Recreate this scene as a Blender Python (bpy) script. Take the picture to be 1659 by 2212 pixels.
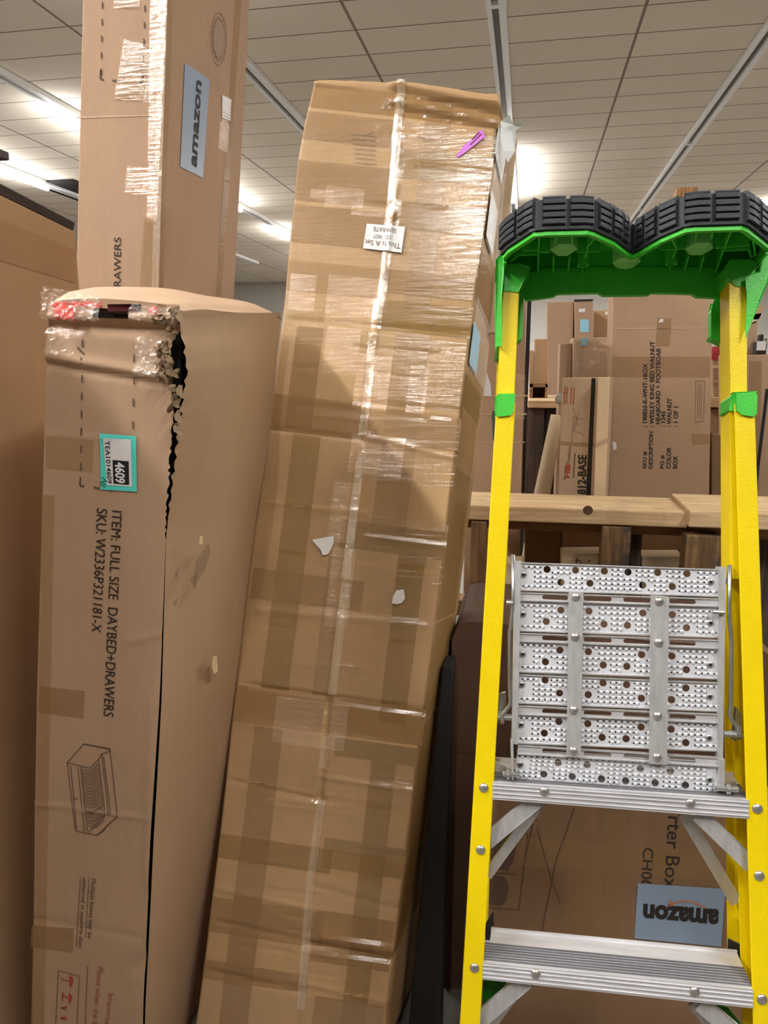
import bpy, bmesh, math, random
import numpy as np
from mathutils import Vector, Matrix
from mathutils.geometry import tessellate_polygon, delaunay_2d_cdt
random.seed(7)
for o in list(bpy.data.objects): bpy.data.objects.remove(o)
C = bpy.context.scene.collection

# ------------------------------------------------------------------ camera, light, exposure
FOC, CX, CY, EYE = 1600.0, 829.5, 1106.0, 1.6
PITCH, YAW = math.radians(11.2), math.radians(10.8)
cam_d = bpy.data.cameras.new('camera'); cam = bpy.data.objects.new('camera', cam_d); C.objects.link(cam)
cam.location = (0, 0, EYE); cam.rotation_euler = (math.pi/2 - PITCH, 0, YAW)
cam_d.sensor_fit = 'VERTICAL'; cam_d.sensor_height = 36.0; cam_d.lens = FOC/2212*36.0
cam_d.clip_start = 0.05; cam_d.clip_end = 200
bpy.context.scene.camera = cam
vs = bpy.context.scene.view_settings
vs.view_transform = 'Standard'; vs.look = 'None'; vs.gamma = 1; vs.use_curve_mapping = False
vs.exposure = -0.24
world = bpy.data.worlds.new('world'); bpy.context.scene.world = world; world.use_nodes = True
world.node_tree.nodes['Background'].inputs[0].default_value = (0.75, 0.72, 0.68, 1)
world.node_tree.nodes['Background'].inputs[1].default_value = 0.15

HC = 4.9                      # ceiling height
TRACK_X = [-8.8, -6.03, -3.2, -0.41, 2.24, 5.0, 7.8]
# lit stretches of tube on each light track, some unseen ones added to brighten: (track index, y start, y end)
LIT = [(0, 6.5, 13.1), (1, 9.3, 15.6), (1, 17.9, 20.2), (1, 21.6, 27.2),
       (2, -2.1, 2.6), (2, 3.4, 6.4), (3, -2.1, -1.2), (2, 14.5, 26.5), (3, 12.6, 15.8), (3, 19.5, 25.0), (4, -2.1, 0.2), (4, 22.5, 26.0),
       (5, 3.0, 9.0), (5, 17.0, 25.0), (6, 5.0, 14.0), (6, 18.0, 25.0)]
TUBE_W = 43.0                 # watts per metre of each tube
for i, (k, y0, y1) in enumerate(LIT):
    ld = bpy.data.lights.new('tube_light', 'AREA'); ld.shape = 'RECTANGLE'
    ld.size = 0.07; ld.size_y = y1 - y0; ld.energy = TUBE_W*(y1-y0)*((2.2 if k == 2 else 1.4) if y0 < 0 else 1.0); ld.color = (1.0, 0.985, 0.96)
    lo = bpy.data.objects.new('tube_light', ld); C.objects.link(lo); lo.location = (TRACK_X[k], (y0+y1)/2, HC-0.175)
    # the upper half of the same tube, washing the ceiling
    l2 = ld.copy(); l2.energy = TUBE_W*(y1-y0)*(0.5 if k == 2 and y0 < 5 else 0.4); o2 = bpy.data.objects.new('tube_light', l2); C.objects.link(o2)
    o2.location = (TRACK_X[k], (y0+y1)/2, HC-0.40); o2.rotation_euler = (math.pi, 0, 0)

# ------------------------------------------------------------------ measuring helpers
cp, sp, cy_, sy_ = math.cos(PITCH), math.sin(PITCH), math.cos(YAW), math.sin(YAW)
FW = np.array([-sy_*cp, cy_*cp, -sp]); RT = np.array([cy_, sy_, 0.0]); UP = np.cross(RT, FW)
E0 = np.array([0, 0, EYE])
def ray(px, py): return RT*(px-CX)/FOC - UP*(py-CY)/FOC + FW
def atY(px, py, Y): d = ray(px, py); return E0 + d*(Y/d[1])
def atX(px, py, X): d = ray(px, py); return E0 + d*(X/d[0])
def atZ(px, py, Z): d = ray(px, py); return E0 + d*((Z-EYE)/d[2])
def unit(v): v = np.array(v, float); return v/np.linalg.norm(v)

class Panel:
    """a flat (or creased) face of something: origin, two in-plane axes and the normal towards the viewer"""
    def __init__(s, o, e1, e2):
        s.o = np.array(o, float); s.e1 = unit(e1); e2 = np.array(e2, float)
        s.e2 = unit(e2 - s.e1*(e2@s.e1)); s.n = np.cross(s.e1, s.e2)
        if s.n@(E0 - s.o) < 0: s.n = -s.n
        s.cr = []; s.wave = 0.0
    def st(s, px, py, w=0.0):
        o = s.o + s.n*w; d = ray(px, py); k = ((o-E0)@s.n)/(d@s.n); q = E0 + d*k - o
        return np.array([q@s.e1, q@s.e2])
    def crease(s, p, q, amp, wid):
        a, b = s.st(*p), s.st(*q); s.cr.append((a, b, amp, wid))
    def disp(s, S, T):
        S = np.asarray(S, float); T = np.asarray(T, float); D = s.wave*np.sin(T*9.0)*np.sin(S*6.5+1)
        for a, b, amp, wid in s.cr:
            L = np.linalg.norm(b-a); d = (b-a)/L
            u = (S-a[0])*d[0]+(T-a[1])*d[1]; v = -(S-a[0])*d[1]+(T-a[1])*d[0]
            over = np.maximum(np.maximum(-u, u-L), 0)
            D = D + amp*np.exp(-(v/wid)**2 - (over/(wid*1.5))**2)
        return D
    def pts(s, ST, off=0.0):
        ST = np.asarray(ST, float); D = s.disp(ST[..., 0], ST[..., 1]) + off
        return s.o + ST[..., :1]*s.e1 + ST[..., 1:2]*s.e2 + D[..., None]*s.n
    def p(s, px, py, off=0.0): return s.pts(s.st(px, py)[None], off)[0]

# ------------------------------------------------------------------ object helpers
ORG = {}
def origin_of(o):
    while o.parent: o = o.parent
    return np.array(o.location)
def mesh(name, V, F, mat, parent=None, loc=None, smooth=False, bevel=0.0, seg=2):
    V = [tuple(float(c) for c in v) for v in V]
    if parent is not None: L = origin_of(parent)
    elif loc is not None: L = np.array(loc, float)
    else:
        a = np.array(V); L = np.array([(a[:, 0].min()+a[:, 0].max())/2, (a[:, 1].min()+a[:, 1].max())/2, a[:, 2].min()])
    me = bpy.data.meshes.new(name)
    me.from_pydata([(v[0]-L[0], v[1]-L[1], v[2]-L[2]) for v in V], [], [tuple(int(i) for i in f) for f in F])
    me.validate()
    if mat:
        for m in (mat if isinstance(mat, (list, tuple)) else [mat]): me.materials.append(m)
    o = bpy.data.objects.new(name, me); C.objects.link(o)
    if parent is not None: o.parent = parent
    else: o.location = tuple(L)
    if smooth:
        for p in me.polygons: p.use_smooth = True
    if bevel > 0:
        b = o.modifiers.new('bevel', 'BEVEL'); b.width = bevel; b.segments = seg; b.limit_method = 'ANGLE'; b.angle_limit = math.radians(35)
    return o
def empty(name, loc):
    o = bpy.data.objects.new(name, None); C.objects.link(o); o.location = tuple(float(c) for c in loc); o.empty_display_size = 0.05
    return o
def tag(o, label, cat, group=None):
    o['label'] = label; o['category'] = cat
    g = group or {'stored_carton': 'cartons stored behind the ladder', 'rack_post': 'posts of the wooden rack', 'shelf_plank': 'planks of the wooden rack', 'small_carton': 'small cartons on the crate'}.get(o.name.split('.')[0])
    if g: o['group'] = g
    return o
def struct(o): o['kind'] = 'structure'; return o
HEXF = [(0, 1, 2, 3), (7, 6, 5, 4), (0, 4, 5, 1), (1, 5, 6, 2), (2, 6, 7, 3), (3, 7, 4, 0)]
def hexa(P8): return [tuple(p) for p in P8], HEXF
def boxv(c0, c1):
    x0, y0, z0 = c0; x1, y1, z1 = c1
    return [(x0, y0, z0), (x1, y0, z0), (x1, y0, z1), (x0, y0, z1), (x0, y1, z0), (x1, y1, z0), (x1, y1, z1), (x0, y1, z1)], HEXF
def join(parts):
    V, F = [], []
    for v, f in parts:
        k = len(V); V += [tuple(q) for q in v]; F += [tuple(i+k for i in g) for g in f]
    return V, F
def prism(pts, off):
    """closed outline (3-D points) pushed by the vector off"""
    n = len(pts); V = [np.array(p, float) for p in pts] + [np.array(p, float)+np.array(off) for p in pts]
    F = [tuple(t) for t in tessellate_polygon([[Vector(p) for p in pts]])]
    F2 = [tuple(i+n for i in t[::-1]) for t in F]
    return V, F + F2 + [(i, (i+1) % n, (i+1) % n+n, i+n) for i in range(n)]
def tube(path, r, n=10, cap=True):
    path = [np.array(p, float) for p in path]; V, F = [], []; prev = None
    rs = r if isinstance(r, (list, tuple)) else [r]*len(path)
    for i, p in enumerate(path):
        t = unit(path[min(i+1, len(path)-1)] - path[max(i-1, 0)])
        if prev is None: a = unit(np.cross(t, [0.31, 0.9, 0.22]))
        else: a = unit(prev - t*(prev@t))
        prev = a; b = np.cross(t, a)
        for k in range(n):
            w = 2*math.pi*k/n; V.append(p + rs[i]*(a*math.cos(w)+b*math.sin(w)))
    for i in range(len(path)-1):
        for k in range(n): F.append((i*n+k, i*n+(k+1) % n, (i+1)*n+(k+1) % n, (i+1)*n+k))
    if cap: F.append(tuple(range(n))[::-1]); F.append(tuple((len(path)-1)*n+k for k in range(n)))
    return V, F
def dome(c, n, r, h, seg=16, rings=4):
    c = np.array(c); n = unit(n); a = unit(np.cross(n, [0.2, 0.3, 0.93])); b = np.cross(n, a); V, F = [], []
    for i in range(rings):
        ph = (math.pi/2)*i/rings
        for k in range(seg):
            w = 2*math.pi*k/seg; V.append(c + r*math.cos(ph)*(a*math.cos(w)+b*math.sin(w)) + n*h*math.sin(ph))
    V.append(c+n*h); top = len(V)-1
    for i in range(rings-1):
        for k in range(seg): F.append((i*seg+k, i*seg+(k+1) % seg, (i+1)*seg+(k+1) % seg, (i+1)*seg+k))
    for k in range(seg): F.append(((rings-1)*seg+k, (rings-1)*seg+(k+1) % seg, top))
    F.append(tuple(range(seg))[::-1])
    return V, F
def grid(fn, nu, nv):
    V = [fn(i/nu, j/nv) for j in range(nv+1) for i in range(nu+1)]
    F = [(j*(nu+1)+i, j*(nu+1)+i+1, (j+1)*(nu+1)+i+1, (j+1)*(nu+1)+i) for j in range(nv) for i in range(nu)]
    return V, F
def lerp(a, b, t): return np.array(a, float)*(1-t) + np.array(b, float)*t
def poly_at(pl, t):
    """point on an open polyline at parameter 0..1 by index"""
    x = t*(len(pl)-1); i = min(int(x), len(pl)-2); return lerp(pl[i], pl[i+1], x-i)

# decals: printed or stuck-on things that follow their panel
def sheet(name, pan, quad, mat, parent, off=0.0008, n=None, wob=0.0):
    """quad = pixel corners bl, br, tr, tl measured on the panel"""
    q = [pan.st(*p) for p in quad]
    w = np.linalg.norm(q[1]-q[0]); h = np.linalg.norm(q[3]-q[0])
    st = 0.008 if pan.cr else 0.2
    nu, nv = (n if n else (max(1, int(w/st)), max(1, int(h/st))))
    ST = np.array([[lerp(lerp(q[0], q[1], i/nu), lerp(q[3], q[2], i/nu), j/nv) for i in range(nu+1)] for j in range(nv+1)])
    if wob:
        ST = ST + np.random.RandomState(3).randn(*ST.shape)*wob
    P = pan.pts(ST, off).reshape(-1, 3)
    F = [(j*(nu+1)+i, j*(nu+1)+i+1, (j+1)*(nu+1)+i+1, (j+1)*(nu+1)+i) for j in range(nv) for i in range(nu)]
    return mesh(name, P, F, mat, parent)
def patch(name, pan, pts, mat, parent, off=0.001, thick=0.0):
    ST = np.array([pan.st(*p) for p in pts]); P = pan.pts(ST, off)
    tri = [tuple(t) for t in tessellate_polygon([[Vector((a, b, 0)) for a, b in ST]])]
    return mesh(name, P, tri, mat, parent)
_tc = {}
def text_geo(s, bold):
    key = (s, bold)
    if key in _tc: return _tc[key]
    cu = bpy.data.curves.new('t', 'FONT'); cu.body = s; cu.resolution_u = 3; cu.offset = bold; cu.fill_mode = 'FRONT'
    ob = bpy.data.objects.new('t', cu); C.objects.link(ob)
    dg = bpy.context.evaluated_depsgraph_get(); me = bpy.data.meshes.new_from_object(ob.evaluated_get(dg))
    V = np.array([v.co[:2] for v in me.vertices]); F = [tuple(p.vertices) for p in me.polygons]
    bpy.data.objects.remove(ob); bpy.data.curves.remove(cu); bpy.data.meshes.remove(me)
    V = (V - V.min(0))/(V.max(0)-V.min(0)); _tc[key] = (V, F); return V, F
def text(name, pan, s, quad, mat, parent, off=0.0012, bold=0.0):
    V, F = text_geo(s, bold); q = [pan.st(*p) for p in quad]
    ST = np.array([lerp(lerp(q[0], q[1], u), lerp(q[3], q[2], u), v) for u, v in V])
    return mesh(name, pan.pts(ST, off), F, mat, parent)
def lines_geo(pan, pls, wd, off=0.0012):
    V, F = [], []
    for pl in pls:
        ST = [pan.st(*p) for p in pl]
        for a, b in zip(ST[:-1], ST[1:]):
            L = np.linalg.norm(b-a)
            if L < 1e-6: continue
            d = (b-a)/L; nrm = np.array([-d[1], d[0]])*wd/2; m = max(1, int(L/0.02)) if pan.cr else 1
            for k in range(m):
                p0, p1 = lerp(a, b, k/m), lerp(a, b, (k+1)/m); i = len(V)
                V += list(pan.pts(np.array([p0-nrm, p1-nrm, p1+nrm, p0+nrm]), off)); F.append((i, i+1, i+2, i+3))
    return V, F
def lines(name, pan, pls, wd, mat, parent, off=0.0012):
    V, F = lines_geo(pan, pls, wd, off); return mesh(name, V, F, mat, parent)

# ------------------------------------------------------------------ materials
def srgb(r, g, b):
    f = lambda c: (c/255/12.92) if c/255 <= 0.04045 else ((c/255+0.055)/1.055)**2.4
    return (f(r), f(g), f(b), 1)
def nt_new(name):
    m = bpy.data.materials.new(name); m.use_nodes = True; nt = m.node_tree
    return m, nt, nt.nodes['Principled BSDF'], nt.nodes, nt.links
def plain(name, rgb, rough=0.6, metal=0.0, coat=0.0, bump=0.0, bscale=40, var=0.06, vscale=6, spec=0.5):
    m, nt, b, N, L = nt_new(name)
    tc = N.new('ShaderNodeTexCoord'); nz = N.new('ShaderNodeTexNoise'); nz.inputs['Scale'].default_value = vscale; nz.inputs['Detail'].default_value = 5
    L.new(tc.outputs['Object'], nz.inputs['Vector'])
    mr = N.new('ShaderNodeMapRange'); mr.inputs[1].default_value = 0.25; mr.inputs[2].default_value = 0.75; mr.inputs[3].default_value = 1-var; mr.inputs[4].default_value = 1+var
    L.new(nz.outputs[0], mr.inputs[0])
    mx = N.new('ShaderNodeVectorMath'); mx.operation = 'SCALE'; mx.inputs[0].default_value = srgb(*rgb)[:3]; L.new(mr.outputs[0], mx.inputs['Scale'])
    L.new(mx.outputs[0], b.inputs['Base Color'])
    b.inputs['Roughness'].default_value = rough; b.inputs['Metallic'].default_value = metal; b.inputs['Coat Weight'].default_value = coat
    b.inputs['Specular IOR Level'].default_value = spec
    if bump:
        n2 = N.new('ShaderNodeTexNoise'); n2.inputs['Scale'].default_value = bscale; n2.inputs['Detail'].default_value = 4; L.new(tc.outputs['Object'], n2.inputs['Vector'])
        bp = N.new('ShaderNodeBump'); bp.inputs['Strength'].default_value = bump; bp.inputs['Distance'].default_value = 0.004
        L.new(n2.outputs[0], bp.inputs['Height']); L.new(bp.outputs[0], b.inputs['Normal'])
    return m
def cardboard(name, rgb, flute=(1, 0, 0), rough=0.78, var=0.10, mott=2.2, scuff=0.25, wrinkle=0.0):
    m, nt, b, N, L = nt_new(name)
    tc = N.new('ShaderNodeTexCoord')
    def noise(sc, det=4, vec=None):
        n = N.new('ShaderNodeTexNoise'); n.inputs['Scale'].default_value = sc; n.inputs['Detail'].default_value = det
        L.new(vec or tc.outputs['Object'], n.inputs['Vector']); return n
    n1 = noise(mott, 5); mp = N.new('ShaderNodeMapping'); mp.inputs['Scale'].default_value = (40, 40, 3); L.new(tc.outputs['Object'], mp.inputs[0])
    n2 = noise(1.0, 6, mp.outputs[0])
    n3 = noise(900, 2)
    ad = N.new('ShaderNodeMath'); ad.operation = 'MULTIPLY_ADD'; L.new(n2.outputs[0], ad.inputs[0]); ad.inputs[1].default_value = 0.35; L.new(n1.outputs[0], ad.inputs[2])
    ad2 = N.new('ShaderNodeMath'); ad2.operation = 'MULTIPLY_ADD'; L.new(n3.outputs[0], ad2.inputs[0]); ad2.inputs[1].default_value = 0.25; L.new(ad.outputs[0], ad2.inputs[2])
    mr = N.new('ShaderNodeMapRange'); mr.inputs[1].default_value = 0.5; mr.inputs[2].default_value = 1.1; mr.inputs[3].default_value = 1-var; mr.inputs[4].default_value = 1+var
    L.new(ad2.outputs[0], mr.inputs[0])
    sc = N.new('ShaderNodeVectorMath'); sc.operation = 'SCALE'; sc.inputs[0].default_value = srgb(*rgb)[:3]; L.new(mr.outputs[0], sc.inputs['Scale'])
    # worn scuffs: sparse dull patches
    n4 = noise(3.1, 8); cr = N.new('ShaderNodeMapRange'); cr.inputs[1].default_value = 0.62; cr.inputs[2].default_value = 0.72; cr.inputs[4].default_value = scuff; L.new(n4.outputs[0], cr.inputs[0])
    mx = N.new('ShaderNodeMix'); mx.data_type = 'RGBA'; L.new(cr.outputs[0], mx.inputs[0]); L.new(sc.outputs[0], mx.inputs[6]); mx.inputs[7].default_value = srgb(rgb[0]*0.86, rgb[1]*0.85, rgb[2]*0.84)
    L.new(mx.outputs[2], b.inputs['Base Color'])
    b.inputs['Roughness'].default_value = rough; b.inputs['Specular IOR Level'].default_value = 0.3
    wv = N.new('ShaderNodeTexWave'); wv.wave_type = 'BANDS'; wv.bands_direction = 'X' if flute[0] else 'Z'; wv.inputs['Scale'].default_value = 60; wv.inputs['Distortion'].default_value = 1.5
    L.new(tc.outputs['Object'], wv.inputs['Vector'])
    a3 = N.new('ShaderNodeMath'); a3.operation = 'MULTIPLY_ADD'; L.new(wv.outputs['Fac'], a3.inputs[0]); a3.inputs[1].default_value = 0.06
    n5 = noise(9, 5); mp5 = N.new('ShaderNodeMapping'); mp5.inputs['Scale'].default_value = (5, 5, 60); L.new(tc.outputs['Object'], mp5.inputs[0])
    n6 = noise(1.0, 4, mp5.outputs[0]); a5 = N.new('ShaderNodeMath'); a5.operation = 'MULTIPLY_ADD'; L.new(n6.outputs[0], a5.inputs[0]); a5.inputs[1].default_value = wrinkle; L.new(n5.outputs[0], a5.inputs[2])
    L.new(a5.outputs[0], a3.inputs[2])
    bp = N.new('ShaderNodeBump'); bp.inputs['Strength'].default_value = 0.35; bp.inputs['Distance'].default_value = 0.006
    L.new(a3.outputs[0], bp.inputs['Height']); L.new(bp.outputs[0], b.inputs['Normal'])
    return m
def film(name, rgb, alpha, rough=0.12, stretch=(12, 12, 90), bump=0.8, dist=0.004, scale=1.0, spec=0.09, thresh=None):
    """sticky tape or stretch film: tinted, part see-through, with a glossy wrinkled surface"""
    m, nt, b, N, L = nt_new(name)
    tc = N.new('ShaderNodeTexCoord'); mp = N.new('ShaderNodeMapping'); mp.inputs['Scale'].default_value = stretch; L.new(tc.outputs['Object'], mp.inputs[0])
    n1 = N.new('ShaderNodeTexNoise'); n1.inputs['Scale'].default_value = scale; n1.inputs['Detail'].default_value = 6; n1.inputs['Distortion'].default_value = 0.6; L.new(mp.outputs[0], n1.inputs['Vector'])
    bp = N.new('ShaderNodeBump'); bp.inputs['Strength'].default_value = bump; bp.inputs['Distance'].default_value = dist
    L.new(n1.outputs[0], bp.inputs['Height'])
    N.remove(b); df = N.new('ShaderNodeBsdfDiffuse'); df.inputs['Color'].default_value = srgb(*rgb); L.new(bp.outputs[0], df.inputs['Normal'])
    n2 = N.new('ShaderNodeTexNoise'); n2.inputs['Scale'].default_value = 4; n2.inputs['Detail'].default_value = 5; L.new(tc.outputs['Object'], n2.inputs['Vector'])
    mr = N.new('ShaderNodeMapRange'); mr.inputs[1].default_value = 0.35; mr.inputs[2].default_value = 0.65; mr.inputs[3].default_value = max(0, alpha-0.08); mr.inputs[4].default_value = min(1, alpha+0.08)
    L.new(n2.outputs[0], mr.inputs[0])
    tr = N.new('ShaderNodeBsdfTransparent'); ms = N.new('ShaderNodeMixShader'); out = N['Material Output']
    L.new(mr.outputs[0], ms.inputs[0]); L.new(tr.outputs[0], ms.inputs[1]); L.new(df.outputs[0], ms.inputs[2])
    gl = N.new('ShaderNodeBsdfGlossy'); gl.inputs['Color'].default_value = (spec, spec, spec, 1); gl.inputs['Roughness'].default_value = rough; L.new(bp.outputs[0], gl.inputs['Normal'])
    ad = N.new('ShaderNodeAddShader'); L.new(ms.outputs[0], ad.inputs[0]); L.new(gl.outputs[0], ad.inputs[1]); L.new(ad.outputs[0], out.inputs[0])
    return m
def wood(name, c1, c2, axis='X', scale=1.0, dirt=0.3, rough=0.7, dark=(55, 48, 42), lo=0.56):
    m, nt, b, N, L = nt_new(name)
    tc = N.new('ShaderNodeTexCoord'); mp = N.new('ShaderNodeMapping'); s = [28*scale]*3; s['XYZ'.index(axis)] = 1.6*scale; mp.inputs['Scale'].default_value = s; L.new(tc.outputs['Object'], mp.inputs[0])
    n1 = N.new('ShaderNodeTexNoise'); n1.inputs['Scale'].default_value = 1.5; n1.inputs['Detail'].default_value = 8; n1.inputs['Distortion'].default_value = 1.2; L.new(mp.outputs[0], n1.inputs['Vector'])
    cr = N.new('ShaderNodeValToRGB'); cr.color_ramp.elements[0].position = 0.35; cr.color_ramp.elements[0].color = srgb(*c2); cr.color_ramp.elements[1].position = 0.62; cr.color_ramp.elements[1].color = srgb(*c1)
    L.new(n1.outputs[0], cr.inputs[0])
    n2 = N.new('ShaderNodeTexNoise'); n2.inputs['Scale'].default_value = 9; n2.inputs['Detail'].default_value = 9; L.new(tc.outputs['Object'], n2.inputs['Vector'])
    mr = N.new('ShaderNodeMapRange'); mr.inputs[1].default_value = lo; mr.inputs[2].default_value = lo+0.10; mr.inputs[4].default_value = dirt; L.new(n2.outputs[0], mr.inputs[0])
    mx = N.new('ShaderNodeMix'); mx.data_type = 'RGBA'; L.new(mr.outputs[0], mx.inputs[0]); L.new(cr.outputs[0], mx.inputs[6]); mx.inputs[7].default_value = srgb(*dark)
    L.new(mx.outputs[2], b.inputs['Base Color']); b.inputs['Roughness'].default_value = rough
    bp = N.new('ShaderNodeBump'); bp.inputs['Strength'].default_value = 0.3; bp.inputs['Distance'].default_value = 0.003; L.new(n1.outputs[0], bp.inputs['Height']); L.new(bp.outputs[0], b.inputs['Normal'])
    return m
def metal(name, rgb, rough=0.35, stretch=(3, 40, 40), met=0.85, var=0.12):
    m, nt, b, N, L = nt_new(name)
    tc = N.new('ShaderNodeTexCoord'); mp = N.new('ShaderNodeMapping'); mp.inputs['Scale'].default_value = stretch; L.new(tc.outputs['Object'], mp.inputs[0])
    n1 = N.new('ShaderNodeTexNoise'); n1.inputs['Scale'].default_value = 3; n1.inputs['Detail'].default_value = 7; L.new(mp.outputs[0], n1.inputs['Vector'])
    mr = N.new('ShaderNodeMapRange'); mr.inputs[1].default_value = 0.3; mr.inputs[2].default_value = 0.7; mr.inputs[3].default_value = 1-var; mr.inputs[4].default_value = 1+var*0.6; L.new(n1.outputs[0], mr.inputs[0])
    sc = N.new('ShaderNodeVectorMath'); sc.operation = 'SCALE'; sc.inputs[0].default_value = srgb(*rgb)[:3]; L.new(mr.outputs[0], sc.inputs['Scale']); L.new(sc.outputs[0], b.inputs['Base Color'])
    m2 = N.new('ShaderNodeMapRange'); m2.inputs[3].default_value = rough-0.08; m2.inputs[4].default_value = rough+0.12; L.new(n1.outputs[0], m2.inputs[0]); L.new(m2.outputs[0], b.inputs['Roughness'])
    b.inputs['Metallic'].default_value = met
    return m
def glow(name, rgb, s):
    m, nt, b, N, L = nt_new(name); b.inputs['Emission Color'].default_value = srgb(*rgb); b.inputs['Emission Strength'].default_value = s; b.inputs['Base Color'].default_value = srgb(240, 240, 240)
    return m

M = {}
M['kraft'] = cardboard('kraft_cardboard', (178, 148, 120))
M['kraft_pink'] = cardboard('pinkish_kraft_cardboard', (176, 146, 120))
M['kraft_light'] = cardboard('light_kraft_cardboard', (196, 170, 142))
M['kraft_gold'] = cardboard('golden_kraft_cardboard', (178, 144, 104), var=0.12, wrinkle=0.5, rough=0.5)
M['kraft_orange'] = cardboard('orange_kraft_cardboard', (180, 146, 110))
M['kraft_pale'] = cardboard('pale_kraft_cardboard', (226, 202, 166), var=0.05)
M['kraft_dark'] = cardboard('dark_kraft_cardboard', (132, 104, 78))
M['torn'] = plain('torn_paper_core', (158, 134, 108), 0.9, bump=0.6, bscale=120, var=0.25, vscale=60)
M['ink'] = plain('black_ink', (40, 34, 32), 0.7)
M['ink_soft'] = plain('worn_black_ink', (92, 72, 60), 0.8)
M['ink_faint'] = plain('faint_ink', (132, 108, 90), 0.8)
M['ink_red'] = plain('red_ink', (176, 62, 48), 0.7)
M['ink_red_soft'] = plain('faded_red_ink', (165, 92, 72), 0.8)
M['ink_gray'] = plain('gray_stamp_ink', (160, 134, 114), 0.7)
M['tape_brown'] = film('brown_packing_tape', (160, 124, 80), 0.5, 0.2, (8, 8, 90), 1.0, 0.0012, spec=0.05)
M['tape_olive'] = film('olive_packing_tape', (154, 122, 70), 0.52, 0.2, (8, 8, 90), 1.0, 0.0012, spec=0.05)
M['tape_light'] = film('light_packing_tape', (176, 142, 102), 0.5, 0.2, (8, 8, 90), 1.0, 0.0012, spec=0.05)
M['tape_clear'] = film('clear_packing_tape', (170, 146, 110), 0.12, 0.12, (8, 8, 110), 1.0, 0.0022, spec=0.08)
M['tape_wrinkle'] = film('wrinkled_clear_tape', (180, 158, 128), 0.08, 0.10, (12, 12, 120), 1.0, 0.0035, spec=0.2)
M['tape_seam'] = film('crumpled_seam_tape', (214, 202, 180), 0.30, 0.14, (70, 70, 30), 1.0, 0.006, spec=0.14)
M['wrap'] = film('clear_stretch_film', (225, 224, 220), 0.16, 0.10, (35, 35, 25), 1.0, 0.012, spec=0.16)
M['smear'] = film('grimy_smear', (96, 86, 76), 0.35, 0.9, (12, 12, 12), 0.1, 0.001, spec=0.0)
M['label_blue'] = plain('blue_gray_label', (140, 160, 184), 0.28, var=0.05)
M['label_white'] = plain('white_label', (228, 228, 230), 0.5, var=0.03)
M['label_teal'] = plain('teal_label', (86, 220, 208), 0.45, var=0.02)
M['label_glare_sky'] = plain('sky_blue_label_glare', (150, 208, 235), 0.5)
M['pink'] = plain('purple_tag', (205, 120, 215), 0.4)
M['orange'] = plain('muted_orange', (190, 128, 92), 0.5)
M['black'] = plain('black_plastic', (28, 28, 30), 0.5)
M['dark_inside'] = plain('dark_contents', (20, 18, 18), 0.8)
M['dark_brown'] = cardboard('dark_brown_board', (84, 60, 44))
M['maroon'] = plain('maroon_fabric', (96, 34, 36), 0.8)
M['red'] = plain('red_tape', (225, 66, 56), 0.35)
M['yellow'] = plain('yellow_fiberglass', (244, 216, 0), 0.38, bump=0.12, bscale=300, var=0.05, vscale=14)
M['alu_groove'] = metal('grooved_aluminum', (128, 128, 132), 0.4, met=0.5)
M['green'] = plain('green_plastic', (66, 202, 58), 0.42, bump=0.15, bscale=260, var=0.04)
M['green_boss_lit'] = plain('lit_green_plastic', (140, 225, 132), 0.35, var=0.04)  # cap green made paler, painting bright light onto the bosses
M['rubber'] = plain('black_rubber', (42, 46, 52), 0.6, bump=0.2, bscale=200)
M['alu'] = metal('brushed_aluminum', (226, 226, 230), 0.36, met=0.45)
M['alu_dull'] = metal('dull_aluminum', (196, 196, 196), 0.45, (40, 40, 5), met=0.45)
M['alu_plate'] = metal('pressed_aluminum_plate', (232, 235, 242), 0.38, (9, 9, 9), 0.3, 0.1)
M['steel'] = metal('zinc_steel', (190, 194, 192), 0.28, (30, 30, 8))
M['rivet'] = metal('rivet_metal', (205, 203, 198), 0.3, (60, 60, 60))
M['wood'] = wood('plank_wood', (226, 198, 156), (196, 160, 118), 'X', 1.0, 0.15)
M['wood_z'] = wood('upright_wood', (150, 118, 84), (110, 82, 56), 'Z', 1.0, 0.55)
M['wood_worn'] = wood('weathered_wood', (150, 118, 78), (104, 80, 52), 'Z', 1.2, 0.9, dark=(62, 60, 62), lo=0.47)
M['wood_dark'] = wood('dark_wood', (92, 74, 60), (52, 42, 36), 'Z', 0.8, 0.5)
M['wood_mid'] = wood('mid_wood', (168, 128, 88), (132, 96, 62), 'X', 1.0, 0.3)
M['osb'] = wood('chipboard', (196, 150, 98), (150, 104, 60), 'Z', 2.5, 0.3)

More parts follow.
